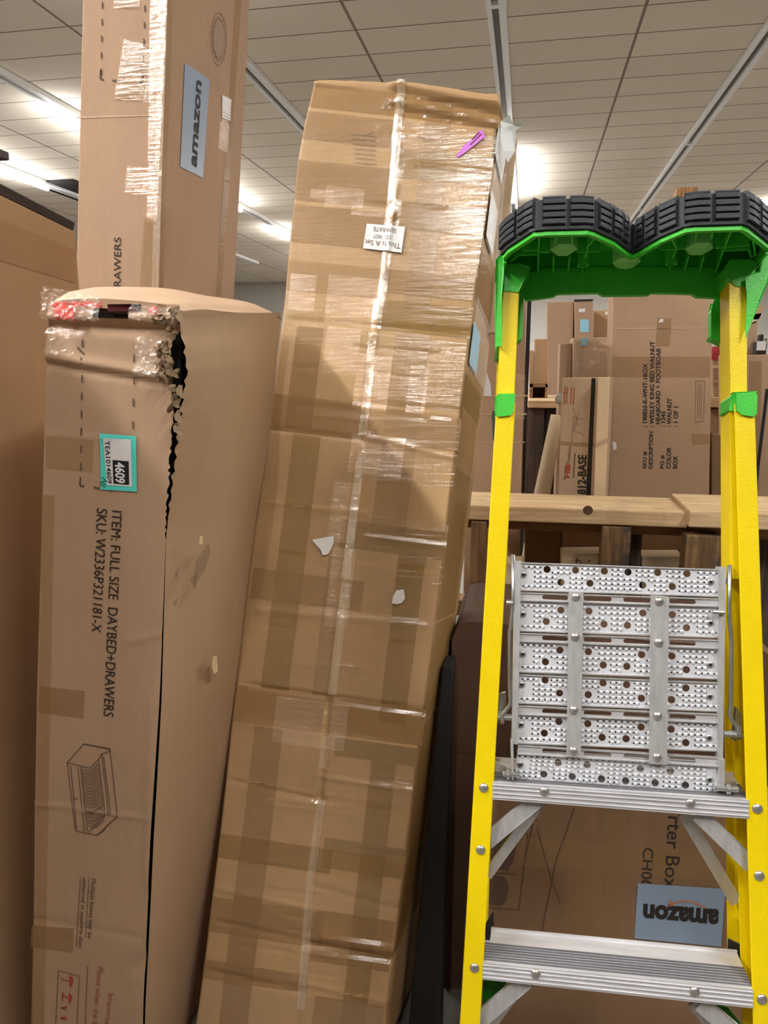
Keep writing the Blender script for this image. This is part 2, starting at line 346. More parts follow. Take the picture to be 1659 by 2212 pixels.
# ------------------------------------------------------------------ the building
def room():
    x0, x1, y0, y1 = -16.0, 14.0, -2.5, 29.7
    # ceiling: white mineral tiles 1.5 x 0.6 m on a grid
    m, nt, b, N, L = nt_new('ceiling_tiles')
    tc = N.new('ShaderNodeTexCoord'); sx = N.new('ShaderNodeSeparateXYZ'); L.new(tc.outputs['Object'], sx.inputs[0])
    def mth(op, a, bb=None, c=None):
        n = N.new('ShaderNodeMath'); n.operation = op
        for i, v in enumerate((a, bb, c)):
            if v is None: continue
            if isinstance(v, (int, float)): n.inputs[i].default_value = v
            else: L.new(v, n.inputs[i])
        return n.outputs[0]
    fy = mth('FRACT', mth('MULTIPLY_ADD', sx.outputs[1], 1/0.61, 100.0-8.02/0.61)); ly = mth('LESS_THAN', fy, 0.030)
    fx = mth('FRACT', mth('MULTIPLY_ADD', sx.outputs[0], 1/1.39, 100.0+1.82/1.39+0.011)); lx = mth('LESS_THAN', fx, 0.022)
    nz = N.new('ShaderNodeTexNoise'); nz.inputs['Scale'].default_value = 0.5; nz.inputs['Detail'].default_value = 8; L.new(tc.outputs['Object'], nz.inputs['Vector'])
    n2 = N.new('ShaderNodeTexNoise'); n2.inputs['Scale'].default_value = 60; n2.inputs['Detail'].default_value = 3; L.new(tc.outputs['Object'], n2.inputs['Vector'])
    wn = N.new('ShaderNodeTexWhiteNoise'); wn.noise_dimensions = '2D'
    cmb = N.new('ShaderNodeCombineXYZ'); L.new(mth('FLOOR', mth('MULTIPLY_ADD', sx.outputs[0], 1/1.39, 100.0+1.82/1.39)), cmb.inputs[0]); L.new(mth('FLOOR', mth('MULTIPLY_ADD', sx.outputs[1], 1/0.61, 100-8.02/0.61)), cmb.inputs[1]); L.new(cmb.outputs[0], wn.inputs['Vector'])
    v = mth('MULTIPLY_ADD', nz.outputs[0], 0.12, mth('MULTIPLY_ADD', n2.outputs[0], 0.06, mth('MULTIPLY_ADD', wn.outputs[0], 0.06, 0.86)))
    sc = N.new('ShaderNodeVectorMath'); sc.operation = 'SCALE'; sc.inputs[0].default_value = srgb(240, 230, 216)[:3]; L.new(v, sc.inputs['Scale'])
    mx = N.new('ShaderNodeMix'); mx.data_type = 'RGBA'; L.new(ly, mx.inputs[0]); L.new(sc.outputs[0], mx.inputs[6]); mx.inputs[7].default_value = srgb(128, 112, 98)
    my = N.new('ShaderNodeMix'); my.data_type = 'RGBA'; L.new(lx, my.inputs[0]); L.new(mx.outputs[2], my.inputs[6]); my.inputs[7].default_value = srgb(146, 134, 122)
    L.new(my.outputs[2], b.inputs['Base Color']); b.inputs['Roughness'].default_value = 0.9
    struct(mesh('ceiling', *boxv((x0, y0, HC), (x1, y1, HC+0.2)), m, loc=(0, 0, 0)))
    wm = plain('painted_wall', (190, 186, 180), 0.85, var=0.04, vscale=0.7)
    fm = plain('concrete_floor', (100, 94, 86), 0.5, var=0.15, vscale=1.5, bump=0.1, bscale=30)
    struct(mesh('floor', *boxv((x0, y0, -0.2), (x1, y1, 0)), fm))
    struct(mesh('wall_back', *boxv((x0, y1, -0.2), (x1, y1+0.2, HC+0.2)), wm))
    struct(mesh('wall_front_blocker', *boxv((x0, y0-0.2, -0.2), (x1, y0, HC+0.2)), plain('dark_blocker_wall', (74, 62, 54), 0.8)))  # unseen wall, pulled in close and darkened to dim the low cartons
    struct(mesh('wall_left', *boxv((x0-0.2, y0, -0.2), (x0, y1, HC+0.2)), wm))
    struct(mesh('wall_right', *boxv((x1, y0, -0.2), (x1+0.2, y1, HC+0.2)), wm))
    struct(mesh('trim_1', *boxv((x0, y1-0.04, HC-0.10), (x1, y1, HC)), plain('wall_angle', (176, 168, 158), 0.7)))
    # light tracks
    white = plain('fixture_white', (250, 252, 255), 0.35, var=0.03); pan_m = plain('fixture_shadow_gap', (96, 92, 86), 0.5)
    ge = glow('lit_tube', (255, 250, 238), 14.0); un = plain('unlit_tube', (214, 216, 220), 0.2)
    names = ['leftmost', 'second from the left', 'third from the left', 'middle, behind the tall taped carton', 'right-hand, above the ladder', 'far right', 'outermost right']
    for k, X in enumerate(TRACK_X):
        t = empty('light_track', (X, 0, HC)); tag(t, 'white fluorescent light track on the ceiling, %s' % names[k], 'light track', 'ceiling light tracks')
        yb = 28.6 if k > 1 else (27.5 if k else 24.0)
        mesh('channel', *boxv((X-0.05, y0+0.2, HC-0.03), (X+0.05, yb, HC-0.001)), pan_m, t)
        mesh('rail', *boxv((X+0.022, y0+0.2, HC-0.07), (X+0.088, yb, HC-0.002)), white, t, bevel=0.006)
        mesh('rail', *boxv((X-0.085, y0+0.2, HC-0.07), (X-0.040, yb, HC-0.002)), white, t, bevel=0.006)
        lit = [(a, bb) for kk, a, bb in LIT if kk == k]
        for a, bb in lit:
            mesh('lamp_tube', *tube([(X, a, HC-0.11), (X, bb, HC-0.11)], 0.045, 12), ge, t, smooth=True)
        # joint brackets along the track
        j = -2.2
        while j < yb:
            mesh('bracket', *boxv((X-0.09, j, HC-0.075), (X+0.095, j+0.06, HC-0.003)), white, t); j += 4.9
    p = atZ(150, 405, HC); vt = mesh('ceiling_vent', *boxv((p[0]-0.45, p[1]-0.6, HC-0.03), (p[0]+0.45, p[1]+1.3, HC-0.002)), M['dark_inside'])
    tag(vt, 'black square vent opening in the ceiling beside the left light track', 'vent')
room()

# ------------------------------------------------------------------ leaning carton covered in tape
def leaning_carton():
    zt, zb = 1.85, 1.74
    PT = E0 + ray(683, 172)*zt; PB = E0 + ray(425, 2212)*zb
    up = PT-PB; k = up[1]/up[2]
    pan = Panel(PB, (1, 0, 0), (0, k, 1))
    # outline, pixel rows from the floor up
    Lp = [(413, 2290), (440, 2100), (470, 1850), (497, 1600), (520, 1400), (548, 1150), (575, 980), (605, 740), (615, 660), (626, 520), (645, 340), (660, 262), (672, 215), (680, 176)]
    Rp = [(824, 2290), (844, 2100), (875, 1850), (905, 1600), (931, 1400), (962, 1150), (983, 980), (1012, 740), (1022, 660), (1040, 520), (1062, 340), (1072, 262), (1083, 232), (1076, 207)]
    for a, bq, am, w in [((545, 2330-850), (915, 1537), -0.006, 0.006), ((520, 1560), (905, 1620), 0.003, 0.01), ((590, 926), (785, 948), -0.004, 0.005), ((785, 940), (1000, 995), 0.003, 0.006),
                         ((780, 868), (1010, 890), -0.003, 0.006), ((862, 197), (1085, 248), -0.010, 0.010), ((855, 180), (1080, 222), 0.008, 0.012), ((852, 233), (1085, 280), -0.010, 0.010),
                         ((500, 1687), (700, 1730), -0.004, 0.005), ((690, 1676), (895, 1708), 0.004, 0.006), ((560, 1318), (920, 1350), 0.003, 0.008), ((575, 1085), (790, 1108), 0.003, 0.005),
                         ((790, 1160), (985, 1185), 0.003, 0.005), ((640, 692), (1010, 720), -0.003, 0.008), ((455, 2095), (640, 2140), -0.003, 0.006), ((670, 2040), (840, 2075), -0.008, 0.008),
                         ((700, 2020), (845, 2050), 0.006, 0.010), ((640, 2120), (835, 2165), 0.003, 0.006), ((480, 1920), (660, 1960), 0.003, 0.006), ((680, 1915), (860, 1965), -0.003, 0.006),
                         ((760, 1830), (880, 1855), -0.003, 0.006), ((475, 1990), (650, 2030), -0.003, 0.006), ((900, 355), (1066, 375), 0.002, 0.006), ((685, 190), (860, 200), -0.004, 0.008),
                         ((865, 178), (850, 470), 0.005, 0.007), ((850, 470), (800, 780), 0.005, 0.006), ((803, 740), (780, 950), -0.007, 0.004), ((780, 950), (750, 1180), 0.003, 0.006),
                         ((748, 1190), (715, 1500), 0.004, 0.006), ((710, 1520), (690, 1720), -0.006, 0.006), ((690, 1720), (640, 2212), -0.005, 0.007), ((880, 290), (690, 290), 0.002, 0.02)]:
        pan.crease(a, bq, am, w)
    rq = random.Random(21); pan.wave = 0.0024
    for i in range(46):   # small buckles all over the tape
        y = rq.uniform(260, 2180); xl = 683-(y-172)*0.122; a_, b_ = sorted((rq.uniform(0.03, 0.95), rq.uniform(0.03, 0.95)))
        if b_-a_ < 0.1: continue
        sl = 0.07+0.07*max(0, (y-500)/1600); pan.crease((xl+400*a_, y+400*a_*sl), (xl+400*b_, y+400*b_*sl), rq.choice((-1, 1))*rq.uniform(0.0008, 0.0022), rq.uniform(0.002, 0.005))
    Ls = [pan.st(*p) for p in Lp]; Rs = [pan.st(*p) for p in Rp]
    NU, NV = 84, 480
    vs_ = [0.0]
    for a, b in zip(Ls[:-1], Ls[1:]): vs_.append(vs_[-1]+np.linalg.norm(b-a))
    tot = vs_[-1]
    rnd = np.random.RandomState(5); wave = np.cumsum(rnd.randn(NU+1))*0.0006
    ST = np.zeros((NV+1, NU+1, 2))
    for j in range(NV+1):
        d = tot*j/NV; i = max(0, min(len(vs_)-2, int(np.searchsorted(vs_, d, side='right'))-1)); f = (d-vs_[i])/(vs_[i+1]-vs_[i])
        a, b = lerp(Ls[i], Ls[i+1], f), lerp(Rs[i], Rs[i+1], f)
        for u in range(NU+1):
            q = lerp(a, b, u/NU)
            if j > NV-14:   # worn, slightly arched top edge
                q = q + np.array([0, 1])*(wave[u] + 0.012*math.sin(math.pi*min(1, u/NU*1.15)))*((j-NV+14)/14)
            ST[j, u] = q
    P = pan.pts(ST)
    # edges roll back a little towards the sides
    dp = -pan.n*0.30 + np.array([0.026, 0.02, 0])   # carton depth
    V = list(P.reshape(-1, 3)); F = [(j*(NU+1)+i, j*(NU+1)+i+1, (j+1)*(NU+1)+i+1, (j+1)*(NU+1)+i) for j in range(NV) for i in range(NU)]
    n0 = len(V); bnd = [(0, i) for i in range(NU+1)] + [(j, NU) for j in range(1, NV+1)] + [(NV, i) for i in range(NU-1, -1, -1)] + [(j, 0) for j in range(NV-1, 0, -1)]
    idx = [j*(NU+1)+i for j, i in bnd]; n = len(idx); K = 6
    for s in range(1, K+1):
        for q, (j, i) in zip(idx, bnd):
            f = s/K; base = np.array(V[q]); 
            V.append(base + dp*f + (np.array([0.0012, 0, 0])*math.sin(j*0.23)*math.sin(f*6)))
    def vi(s, q): return idx[q] if s == 0 else n0+(s-1)*n+q
    for s in range(K):
        for q in range(n): F.append((vi(s, q), vi(s+1, q), vi(s+1, (q+1) % n), vi(s, (q+1) % n)))
    F.append(tuple(vi(K, q) for q in range(n)))
    t = mesh('taped_carton', V, F, M['kraft_gold'], loc=(P[0, :, 0].mean(), P[0, 0, 1], 0), smooth=True)
    tag(t, 'tall leaning cardboard carton wound in shiny packing tape, centre, left of the ladder', 'carton')
    # helper: strip given by fractions across the face between two pixel rows
    def frac(u, y):
        a = np.interp(-y, [-p[1] for p in Lp], [p[0] for p in Lp]); b = np.interp(-y, [-p[1] for p in Rp], [p[0] for p in Rp])
        return a+(b-a)*u
    def strip(name, mat, u0, u1, y0, y1, off, parent=t, sl=0.10, wob=0.0):
        # y0,y1 = rows at the left edge of the face; rows drop to the right
        xa, xb = frac(u0, y1), frac(u1, y1); xc, xd = frac(u1, y0), frac(u0, y0)
        w = (frac(1, y1)-frac(0, y1)); h = sl+0.06*max(0, (y0-600)/1500)
        return sheet(name, pan, [(xa, y1+(u0*w)*h), (xb, y1+(u1*w)*h), (xc, y0+(u1*w)*h), (xd, y0+(u0*w)*h)], mat, parent, off)
    # brown tape: two long strips down the length and bands around
    for (u0, u1, y0, y1, mt) in [(.13, .275, 930, 1480, 'tape_olive'), (.12, .27, 1560, 2260, 'tape_brown'), (.76, .90, 1160, 1520, 'tape_olive'), (.75, .88, 1600, 2200, 'tape_olive'),
                                 (.40, .49, 1180, 1480, 'tape_light'), (.60, .78, 690, 1150, 'tape_light'), (.08, .22, 700, 920, 'tape_brown'), (.62, .76, 180, 640, 'tape_light')]:
        strip('tape_strip', M[mt], u0, u1, y0, y1, 0.0009)
    for (u0, u1, y0, y1, mt) in [(0, 1, 180, 232, 'tape_brown'), (0, .46, 240, 300, 'tape_brown'), (.0, .5, 345, 430, 'tape_brown'), (.5, 1, 300, 362, 'tape_olive'), (0, .47, 440, 520, 'tape_brown'), (.52, .99, 410, 470, 'tape_olive'),
                                 (.5, .98, 560, 610, 'tape_brown'), (0, .48, 560, 625, 'tape_light'), (.5, .99, 625, 690, 'tape_olive'), (0, .5, 850, 928, 'tape_brown'), (.5, 1, 860, 930, 'tape_light'),
                                 (.02, .6, 1225, 1290, 'tape_brown'), (.45, 1, 1100, 1160, 'tape_olive'), (0, 1, 1478, 1556, 'tape_brown'), (.55, .99, 1560, 1600, 'tape_olive'),
                                 (0, .6, 1800, 1852, 'tape_brown'), (.55, .98, 1775, 1840, 'tape_olive'), (0, .6, 1935, 2010, 'tape_brown'), (.55, .97, 1930, 2040, 'tape_brown'), (0, .55, 2070, 2110, 'tape_brown'), (.60, .97, 2110, 2180, 'tape_brown')]:
        strip('tape_band', M[mt], u0, u1, y0, y1, 0.0016)
    for (u0, u1, y0, y1) in [(0, .5, 240, 560), (.5, .99, 240, 560), (0, .47, 640, 740), (.5, .98, 700, 850), (.5, 1, 935, 1010), (0, .5, 930, 1075), (0, 1, 1085, 1180), (0, 1, 1190, 1340), (0, .98, 1345, 1470), (0, .98, 1560, 1690), (0, .97, 1700, 1800), (0, .97, 1860, 1930), (0, .97, 2115, 2230)]:
        strip('clear_tape_band', M['tape_clear'], u0, u1, y0, y1, 0.0026)
    for (u0, u1, y0, y1) in [(.02, .16, 590, 668), (.22, .52, 585, 690), (.24, .42, 695, 790), (.30, .5, 430, 452), (.42, .60, 745, 865), (.44, .72, 915, 1000), (.38, .52, 1020, 1150), (.42, .54, 1160, 1330), (.08, .20, 405, 425), (.16, .36, 395, 440), (.22, .60, 1490, 1590), (.70, .80, 760, 860)]:
        strip('wrinkled_tape_patch', M['tape_wrinkle'], u0, u1, y0, y1, 0.0036)
    # seam tape along the meeting flaps
    for pl in ([(868, 178), (858, 290), (848, 420), (838, 500)], [(836, 550), (826, 640), (812, 700)], [(806, 720), (797, 830), (783, 940)], [(781, 985), (765, 1110), (748, 1250)], [(748, 1260), (733, 1380), (718, 1500)], [(706, 1590), (697, 1660)], [(694, 1730), (672, 1900), (650, 2180)]):
        for a, b in zip(pl[:-1], pl[1:]):
            sheet('seam_tape', pan, [(b[0]-9, b[1]), (b[0]+9, b[1]), (a[0]+9, a[1]), (a[0]-9, a[1])], M['tape_seam'], t, 0.0045)
    # stickers and torn paper
    st = sheet('sticker', pan, [(868, 548), (785, 538), (793, 485), (876, 492)][0:4], M['label_white'], t, 0.0052)
    st['label'] = 'small white paper sticker with upside-down print'
    # upside-down printing: left end of a line is at the right
    text('sticker_text', pan, 'This Is A Set', [(866, 528), (790, 519), (789, 530), (865, 540)], M['ink_faint'], st, 0.0060)
    text('sticker_text', pan, 'DO   NOT', [(846, 512), (808, 508), (807, 516), (845, 521)], M['ink_faint'], st, 0.0060)
    text('sticker_text', pan, 'SEPARATE', [(858, 497), (808, 492), (807, 501), (857, 506)], M['ink_faint'], st, 0.0060)
    patch('torn_tag', pan, [(1036, 283), (1043, 282), (1048, 298), (1038, 306), (1018, 322), (1004, 333), (990, 342), (986, 339), (1004, 315), (1020, 303)], M['pink'], t, 0.0055)['label'] = 'torn purple tag'
    lines('tag_text', pan, [[(1040, 292), (1016, 316)], [(1036, 288), (1020, 304)]], 0.0022, M['maroon'], t, 0.0062)
    patch('torn_tag', pan, [(675, 1166), (722, 1158), (722, 1172), (716, 1186), (711, 1195), (705, 1199), (698, 1199), (694, 1188), (686, 1180)], M['label_white'], t, 0.0055)['label'] = 'torn white paper scrap'
    patch('torn_tag', pan, [(857, 1275), (873, 1273), (876, 1292), (869, 1302), (858, 1305), (847, 1303), (850, 1288)], M['label_white'], t, 0.0055)['label'] = 'torn white paper scrap'
    # old printing under the tape
    lines('printed_text', pan, [[(760+r*1.5-(r*9)*0.02, 292+r*10), (812, 296+r*10)] for r in range(7)] + [[(785, 296), (800, 290), (808, 287)], [(902, 296), (912, 299), (922, 302)]], 0.0016, M['ink_faint'], t, 0.0030)
    # side face tape, label and film (the face turned to the right)
    S = Panel(pan.p(*Rp[0]), -dp, pan.pts(pan.st(*Rp[11])[None])[0]-pan.p(*Rp[0]))
    def side(name, mat, a, y0, y1, w0, w1, off=0.002):
        # rows y0..y1 measured on the front edge; w0..w1 metres back from the edge
        def pt(y, w):
            x = np.interp(-y, [-p[1] for p in Rp], [p[0] for p in Rp]); return pan.p(x, y) + unit(dp)*w + S.n*off
        nv = max(2, int((y1-y0)/12)); V = []
        for j in range(nv+1):
            y = y1+(y0-y1)*j/nv
            for i in range(5): V.append(pt(y, w0+(w1-w0)*i/4))
        F = [(j*5+i, j*5+i+1, (j+1)*5+i+1, (j+1)*5+i) for j in range(nv) for i in range(4)]
        o = mesh(name, V, F, mat, t, smooth=True)
        if a: o['label'] = a
        return o
    side('side_label_and_glare', M['label_white'], 'torn white shipping label on the side', 262, 330, 0.00, 0.16, 0.006)
    side('side_label_and_glare', M['label_white'], 'white shipping label on the side', 400, 500, 0.02, 0.15, 0.006)
    lines_px = side('stretch_film', M['wrap'], 'clear crinkled stretch film', 262, 520, 0.0, 0.27, 0.010)
    side('stretch_film', M['wrap'], 'clear crinkled stretch film', 640, 790, 0.0, 0.27, 0.008)
    side('side_label_and_glare', M['label_glare_sky'], 'pale blue patch painted as a reflection in the film', 690, 780, 0.01, 0.13, 0.005)  # bluish reflection on the film, painted as a flat patch
    side('tape_band', M['tape_brown'], None, 530, 640, 0.0, 0.27, 0.004)
    side('tape_band', M['tape_olive'], None, 800, 1340, 0.0, 0.27, 0.004)
    side('tape_band', M['tape_olive'], None, 1345, 1560, 0.0, 0.27, 0.0045)
    side('tape_band', M['tape_olive'], None, 1570, 2060, 0.0, 0.27, 0.004)
    side('clear_tape_band', M['tape_wrinkle'], None, 880, 1010, 0.0, 0.27, 0.006)
    # torn white label flapping at the top corner
    c = pan.p(1080, 262); r_, u_ = np.array([1, 0, 0]), np.array([0, 0, 1.0])
    q = lambda a, b, d=0.0: c + r_*a*0.0012 + u_*b*0.0012 + np.array([0, 1, 0])*(0.02+d)
    V = [q(0, 6), q(18, 22, .02), q(24, 10, .05), q(36, 12, .04), q(46, 8, .05), q(30, 0, .05), q(30, -40, .05), q(16, -68, .02), q(8, -50), q(2, -30)]
    mesh('torn_label', V, [(0, 1, 2), (0, 2, 9), (2, 3, 4), (2, 4, 5), (2, 5, 6), (2, 6, 9), (9, 6, 8), (6, 7, 8)], M['label_white'], t)
    return pan
PAN_LEAN = leaning_carton()

# ------------------------------------------------------------------ torn daybed carton in the left foreground
def daybed_carton():
    D0 = 1.35
    lat = (100-CX)/FOC*1.308
    FL = E0 + ray(100, 700)*1.308; Y0 = FL[1]
    def pl(x, y): return atY(x, y, Y0)
    A, B = pl(100, 700), pl(70, 2212)
    lean = (A-B)/(A[2]-B[2])       # sideways lean per metre of height
    pan = Panel(B, (1, 0, 0), (0, 0, 1)); pan.n = np.array([0, -1.0, 0])
    for a, b, am, w in [((100, 784), (372, 832), -0.006, 0.006), ((100, 770), (372, 815), 0.006, 0.010), ((104, 700), (380, 712), -0.012, 0.010), ((104, 688), (380, 690), 0.006, 0.010),
                        ((78, 1735), (320, 1768), 0.003, 0.004), ((70, 1985), (300, 2025), -0.002, 0.006), ((96, 935), (250, 950), 0.0015, 0.004), ((280, 1385), (345, 1370), 0.002, 0.006),
                        ((330, 1500), (318, 1900), 0.003, 0.012), ((300, 2090), (325, 2060), -0.004, 0.012)]:
        pan.crease(a, b, am, w)
    Lp = [(66, 2420), (72, 2150), (75, 1800), (80, 1500), (90, 1150), (97, 900), (100, 760), (104, 700), (104, 664), (108, 640)]
    Rp = [(304, 2420), (310, 2150), (326, 1800), (345, 1500), (358, 1160), (366, 1000), (376, 880), (370, 830), (368, 745), (384, 700), (386, 678), (388, 664)]
    Ls = [pan.st(*p) for p in Lp]; Rs = [pan.st(*p) for p in Rp]
    NU, NV = 40, 260
    ST = np.zeros((NV+1, NU+1, 2)); ys = np.linspace(2420, 650, NV+1)
    for j, y in enumerate(ys):
        xl = np.interp(-y, [-p[1] for p in Lp], [p[0] for p in Lp]); xr = np.interp(-y, [-p[1] for p in Rp], [p[0] for p in Rp])
        for i in range(NU+1):
            u = i/NU; yy = y + 0.0*u
            if i == NU and 720 < y < 1150: xr2 = xr + random.uniform(-4, 3)
            else: xr2 = xr
            ST[j, i] = pan.st(xl+(xr2-xl)*u, y + u*(12 if y > 800 else 8))
    P = pan.pts(ST)
    V = list(P.reshape(-1, 3)); F = [(j*(NU+1)+i, j*(NU+1)+i+1, (j+1)*(NU+1)+i+1, (j+1)*(NU+1)+i) for j in range(NV) for i in range(NU)]
    # drop the slot under the lid: rows 650..690 between two torn stubs
    keep = []
    for f in F:
        j, i = divmod(f[0], NU+1); y = ys[j]; u = i/NU
        if 655 < y < 686 and 0.33 < u < 0.62: continue
        if 650 < y < 676 and u >= 0.62 and u < 0.9: continue
        keep.append(f)
    root = empty('torn_carton', (P[0, :, 0].mean(), Y0, 0)); tag(root, 'tall brown carton with a torn taped top corner and teal barcode sticker, left foreground', 'carton')
    mesh('front_panel', V, keep, M['kraft'], root, smooth=True)
    # right side wall, running back along +Y
    DEP = 0.51
    Sp = [(306, 2420), (312, 2150), (328, 1800), (347, 1500), (361, 1150), (374, 1040), (384, 960), (394, 890), (400, 850), (408, 790), (404, 748), (395, 715), (392, 680), (395, 668)]
    def side_pt(v, u):
        y = 2420+(668-2420)*v; x = np.interp(-y, [-p[1] for p in Sp], [p[0] for p in Sp])
        if u == 0 and 720 < y < 1100: x += 3*math.sin(y*0.4)+random.uniform(-2, 2)
        q = pl(x, y+10); jag = 0.0
        # the wall is the carton's edge line carried back; it bulges softly
        xe = np.interp(-y, [-2420, -1150, -668], [306, 361, 396])
        b = pl(xe, y+10)
        e = b + np.array([0.012*math.sin(math.pi*u), DEP, 0.0])
        w = lerp(q, e, u); w[2] += 0.036*u*max(0.0, (v-0.75)/0.25); return w + np.array([0.010*math.sin(math.pi*u)*math.sin(math.pi*min(1, v*1.02)) + 0.004*math.sin(u*9+v*5), 0, 0])
    V2, F2 = grid(lambda u, v: side_pt(v, u), 24, 170)
    sw = mesh('side_panel', V2, F2, M['kraft'], root, smooth=True)
    # left and back walls
    lt = [P[j, 0] for j in range(0, NV+1, 10)]; V3 = [p for q in lt for p in (q, q+np.array([0, DEP, 0]))]
    mesh('side_panel', V3, [(2*i, 2*i+1, 2*i+3, 2*i+2) for i in range(len(lt)-1)], M['kraft'], root)
    bk = [side_pt(v, 1.0) for v in np.linspace(0, 1, 27)]
    mesh('back_panel', [p for a, b in zip(bk, lt) for p in (a, b+np.array([0, DEP, 0]))], [(2*i, 2*i+1, 2*i+3, 2*i+2) for i in range(25)], M['kraft'], root)
    # lid: bulged top flap
    fe = [pl(112, 652), pl(160, 645), pl(230, 645), pl(300, 650), pl(360, 658), pl(396, 672)]
    le = [pl(112, 652), atY(150, 630, Y0+0.07), atY(205, 620, Y0+0.16), atY(260, 619, Y0+0.27), atY(330, 622, Y0+0.38), atY(402, 634, Y0+DEP)]
    re_ = [pl(396, 672), atY(445, 670, Y0+0.10), atY(495, 672, Y0+0.22), atY(545, 676, Y0+0.34), atY(580, 680, Y0+0.43), atY(612, 683, Y0+DEP)]
    be = [le[-1], atY(450, 640, Y0+DEP), atY(500, 648, Y0+DEP), atY(550, 660, Y0+DEP), atY(585, 670, Y0+DEP), re_[-1]]
    def lid(u, v):
        f, b, l, r = poly_at(fe, u), poly_at(be, u), poly_at(le, v), poly_at(re_, v)
        q = lerp(f, b, v)+lerp(l, r, u)-lerp(lerp(fe[0], fe[-1], u), lerp(be[0], be[-1], u), v)
        q[2] += 0.004*math.sin(u*9)*math.sin(v*11); return q
    V4, F4 = grid(lid, 20, 20); mesh('lid', V4, F4, M['kraft'], root, smooth=True)
    # contents seen through the tears
    a, b = pl(112, 700), pl(386, 700)
    inner = [pl(120, 668), pl(392, 690), pl(345, 1400), pl(110, 1400)]
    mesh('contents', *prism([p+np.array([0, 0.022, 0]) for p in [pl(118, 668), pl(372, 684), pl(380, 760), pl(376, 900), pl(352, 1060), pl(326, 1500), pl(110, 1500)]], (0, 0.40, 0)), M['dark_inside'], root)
    mesh('red_lining', *boxv(pl(225, 672)+np.array([0, 0.012, 0]), pl(292, 655)+np.array([0, 0.02, 0])), M['maroon'], root)
    # torn ragged paper along the split
    rg = random.Random(11); V, F = [], []
    for n_, (x, y) in enumerate([(352, 690), (364, 700), (376, 712), (384, 724), (360, 742), (366, 760), (372, 778), (362, 786), (376, 800), (386, 806), (370, 822), (378, 838), (384, 862), (380, 880), (388, 900), (384, 925), (392, 690), (386, 676), (378, 672), (394, 845), (372, 805), (392, 870)]):
        w, h = rg.uniform(3, 7), rg.uniform(14, 30); tw = rg.uniform(-0.5, 0.5); k = len(V)
        for i in range(4):
            f = i/3; cx_ = x+tw*h*f+rg.uniform(-2, 2); yy = y-h/2+h*f; bulge = -0.010-0.012*math.sin(math.pi*f)
            V += [pl(cx_-w/2*(1-0.3*f), yy)+np.array([0, bulge*0.4, 0]), pl(cx_, yy)+np.array([0, bulge*1.3, 0]), pl(cx_+w/2*(1-0.5*f), yy+rg.uniform(-2, 2))+np.array([0, bulge*0.2, 0])]
        for i in range(3):
            for c in range(2): F.append((k+i*3+c, k+i*3+c+1, k+(i+1)*3+c+1, k+(i+1)*3+c))
    mesh('torn_edge', V, F, M['torn'], root)
    # crumpled tape over the corner, red tape and flap strip
    def crumple(name, mat, quad, seed, amp, off, nn=(14, 8)):
        r = np.random.RandomState(seed); q = [pan.st(*p) for p in quad]; V = []
        for j in range(nn[1]+1):
            for i in range(nn[0]+1):
                s = lerp(lerp(q[0], q[1], i/nn[0]), lerp(q[3], q[2], i/nn[0]), j/nn[1]); V.append(pan.pts(s[None], off+r.rand()*amp)[0]+np.array([r.randn(), 0, r.randn()])*0.0012)
        F = [(j*(nn[0]+1)+i, j*(nn[0]+1)+i+1, (j+1)*(nn[0]+1)+i+1, (j+1)*(nn[0]+1)+i) for j in range(nn[1]) for i in range(nn[0])]
        return mesh(name, V, F, mat, root)
    crumple('red_tape', M['red'], [(130, 690), (170, 694), (160, 655), (118, 652)], 1, 0.006, 0.006, (6, 6))
    crumple('red_tape', M['red'], [(160, 664), (225, 666), (225, 655), (158, 652)], 2, 0.004, 0.006, (8, 3))
    crumple('red_tape', M['red'], [(328, 676), (345, 678), (345, 664), (328, 662)], 4, 0.004, 0.008, (4, 3))
    crumple('clear_tape', M['wrap'], [(101, 690), (228, 694), (228, 645), (104, 618)], 3, 0.010, 0.012, (22, 12))
    crumple('clear_tape', M['wrap'], [(288, 688), (386, 706), (390, 668), (290, 655)], 5, 0.010, 0.010, (16, 8))
    crumple('clear_tape', M['wrap'], [(296, 808), (372, 826), (362, 740), (300, 726)], 6, 0.004, 0.006, (12, 12))
    crumple('clear_tape', M['wrap'], [(102, 760), (160, 770), (190, 715), (104, 705)], 8, 0.003, 0.005, (10, 8))
    crumple('torn_edge', M['torn'], [(340, 706), (378, 712), (385, 684), (348, 680)], 9, 0.012, 0.012, (6, 5))
    crumple('torn_edge', M['torn'], [(352, 820), (376, 830), (368, 745), (345, 742)], 10, 0.012, 0.012, (5, 10))
    # tape pieces
    sheet('tape_strip', pan, [(100, 1010), (200, 1020), (203, 950), (100, 942)], M['tape_light'], root, 0.001)
    for q in ([(82, 1538), (180, 1552), (184, 1492), (86, 1482)], [(66, 2045), (158, 2058), (160, 2005), (70, 1998)]):
        sheet('tape_strip', pan, q, M['tape_brown'], root, 0.001)
    sheet('tape_strip', pan, [(68, 2212), (96, 2214), (118, 1070), (92, 1068)], M['tape_light'], root, 0.0009)
    # printing
    ink = M['ink_soft']
    text('printed_text', pan, 'ITEM: FULL SIZE  DAYBED+DRAWERS', [(243, 1102), (224, 1545), (246, 1549), (264, 1104)], M['ink'], root, 0.0015)
    text('printed_text', pan, 'SKU: W2336P321181-X', [(210, 1097), (199, 1363), (219, 1367), (233, 1100)], M['ink'], root, 0.0015)
    text('printed_text', pan, 'Multiple boxes may be', [(195, 1896), (187, 2024), (199, 2027), (209, 1898)], ink, root, 0.0015)
    text('printed_text', pan, 'delivered in separate days', [(177, 1893), (167, 2044), (179, 2048), (188, 1896)], ink, root, 0.0015)
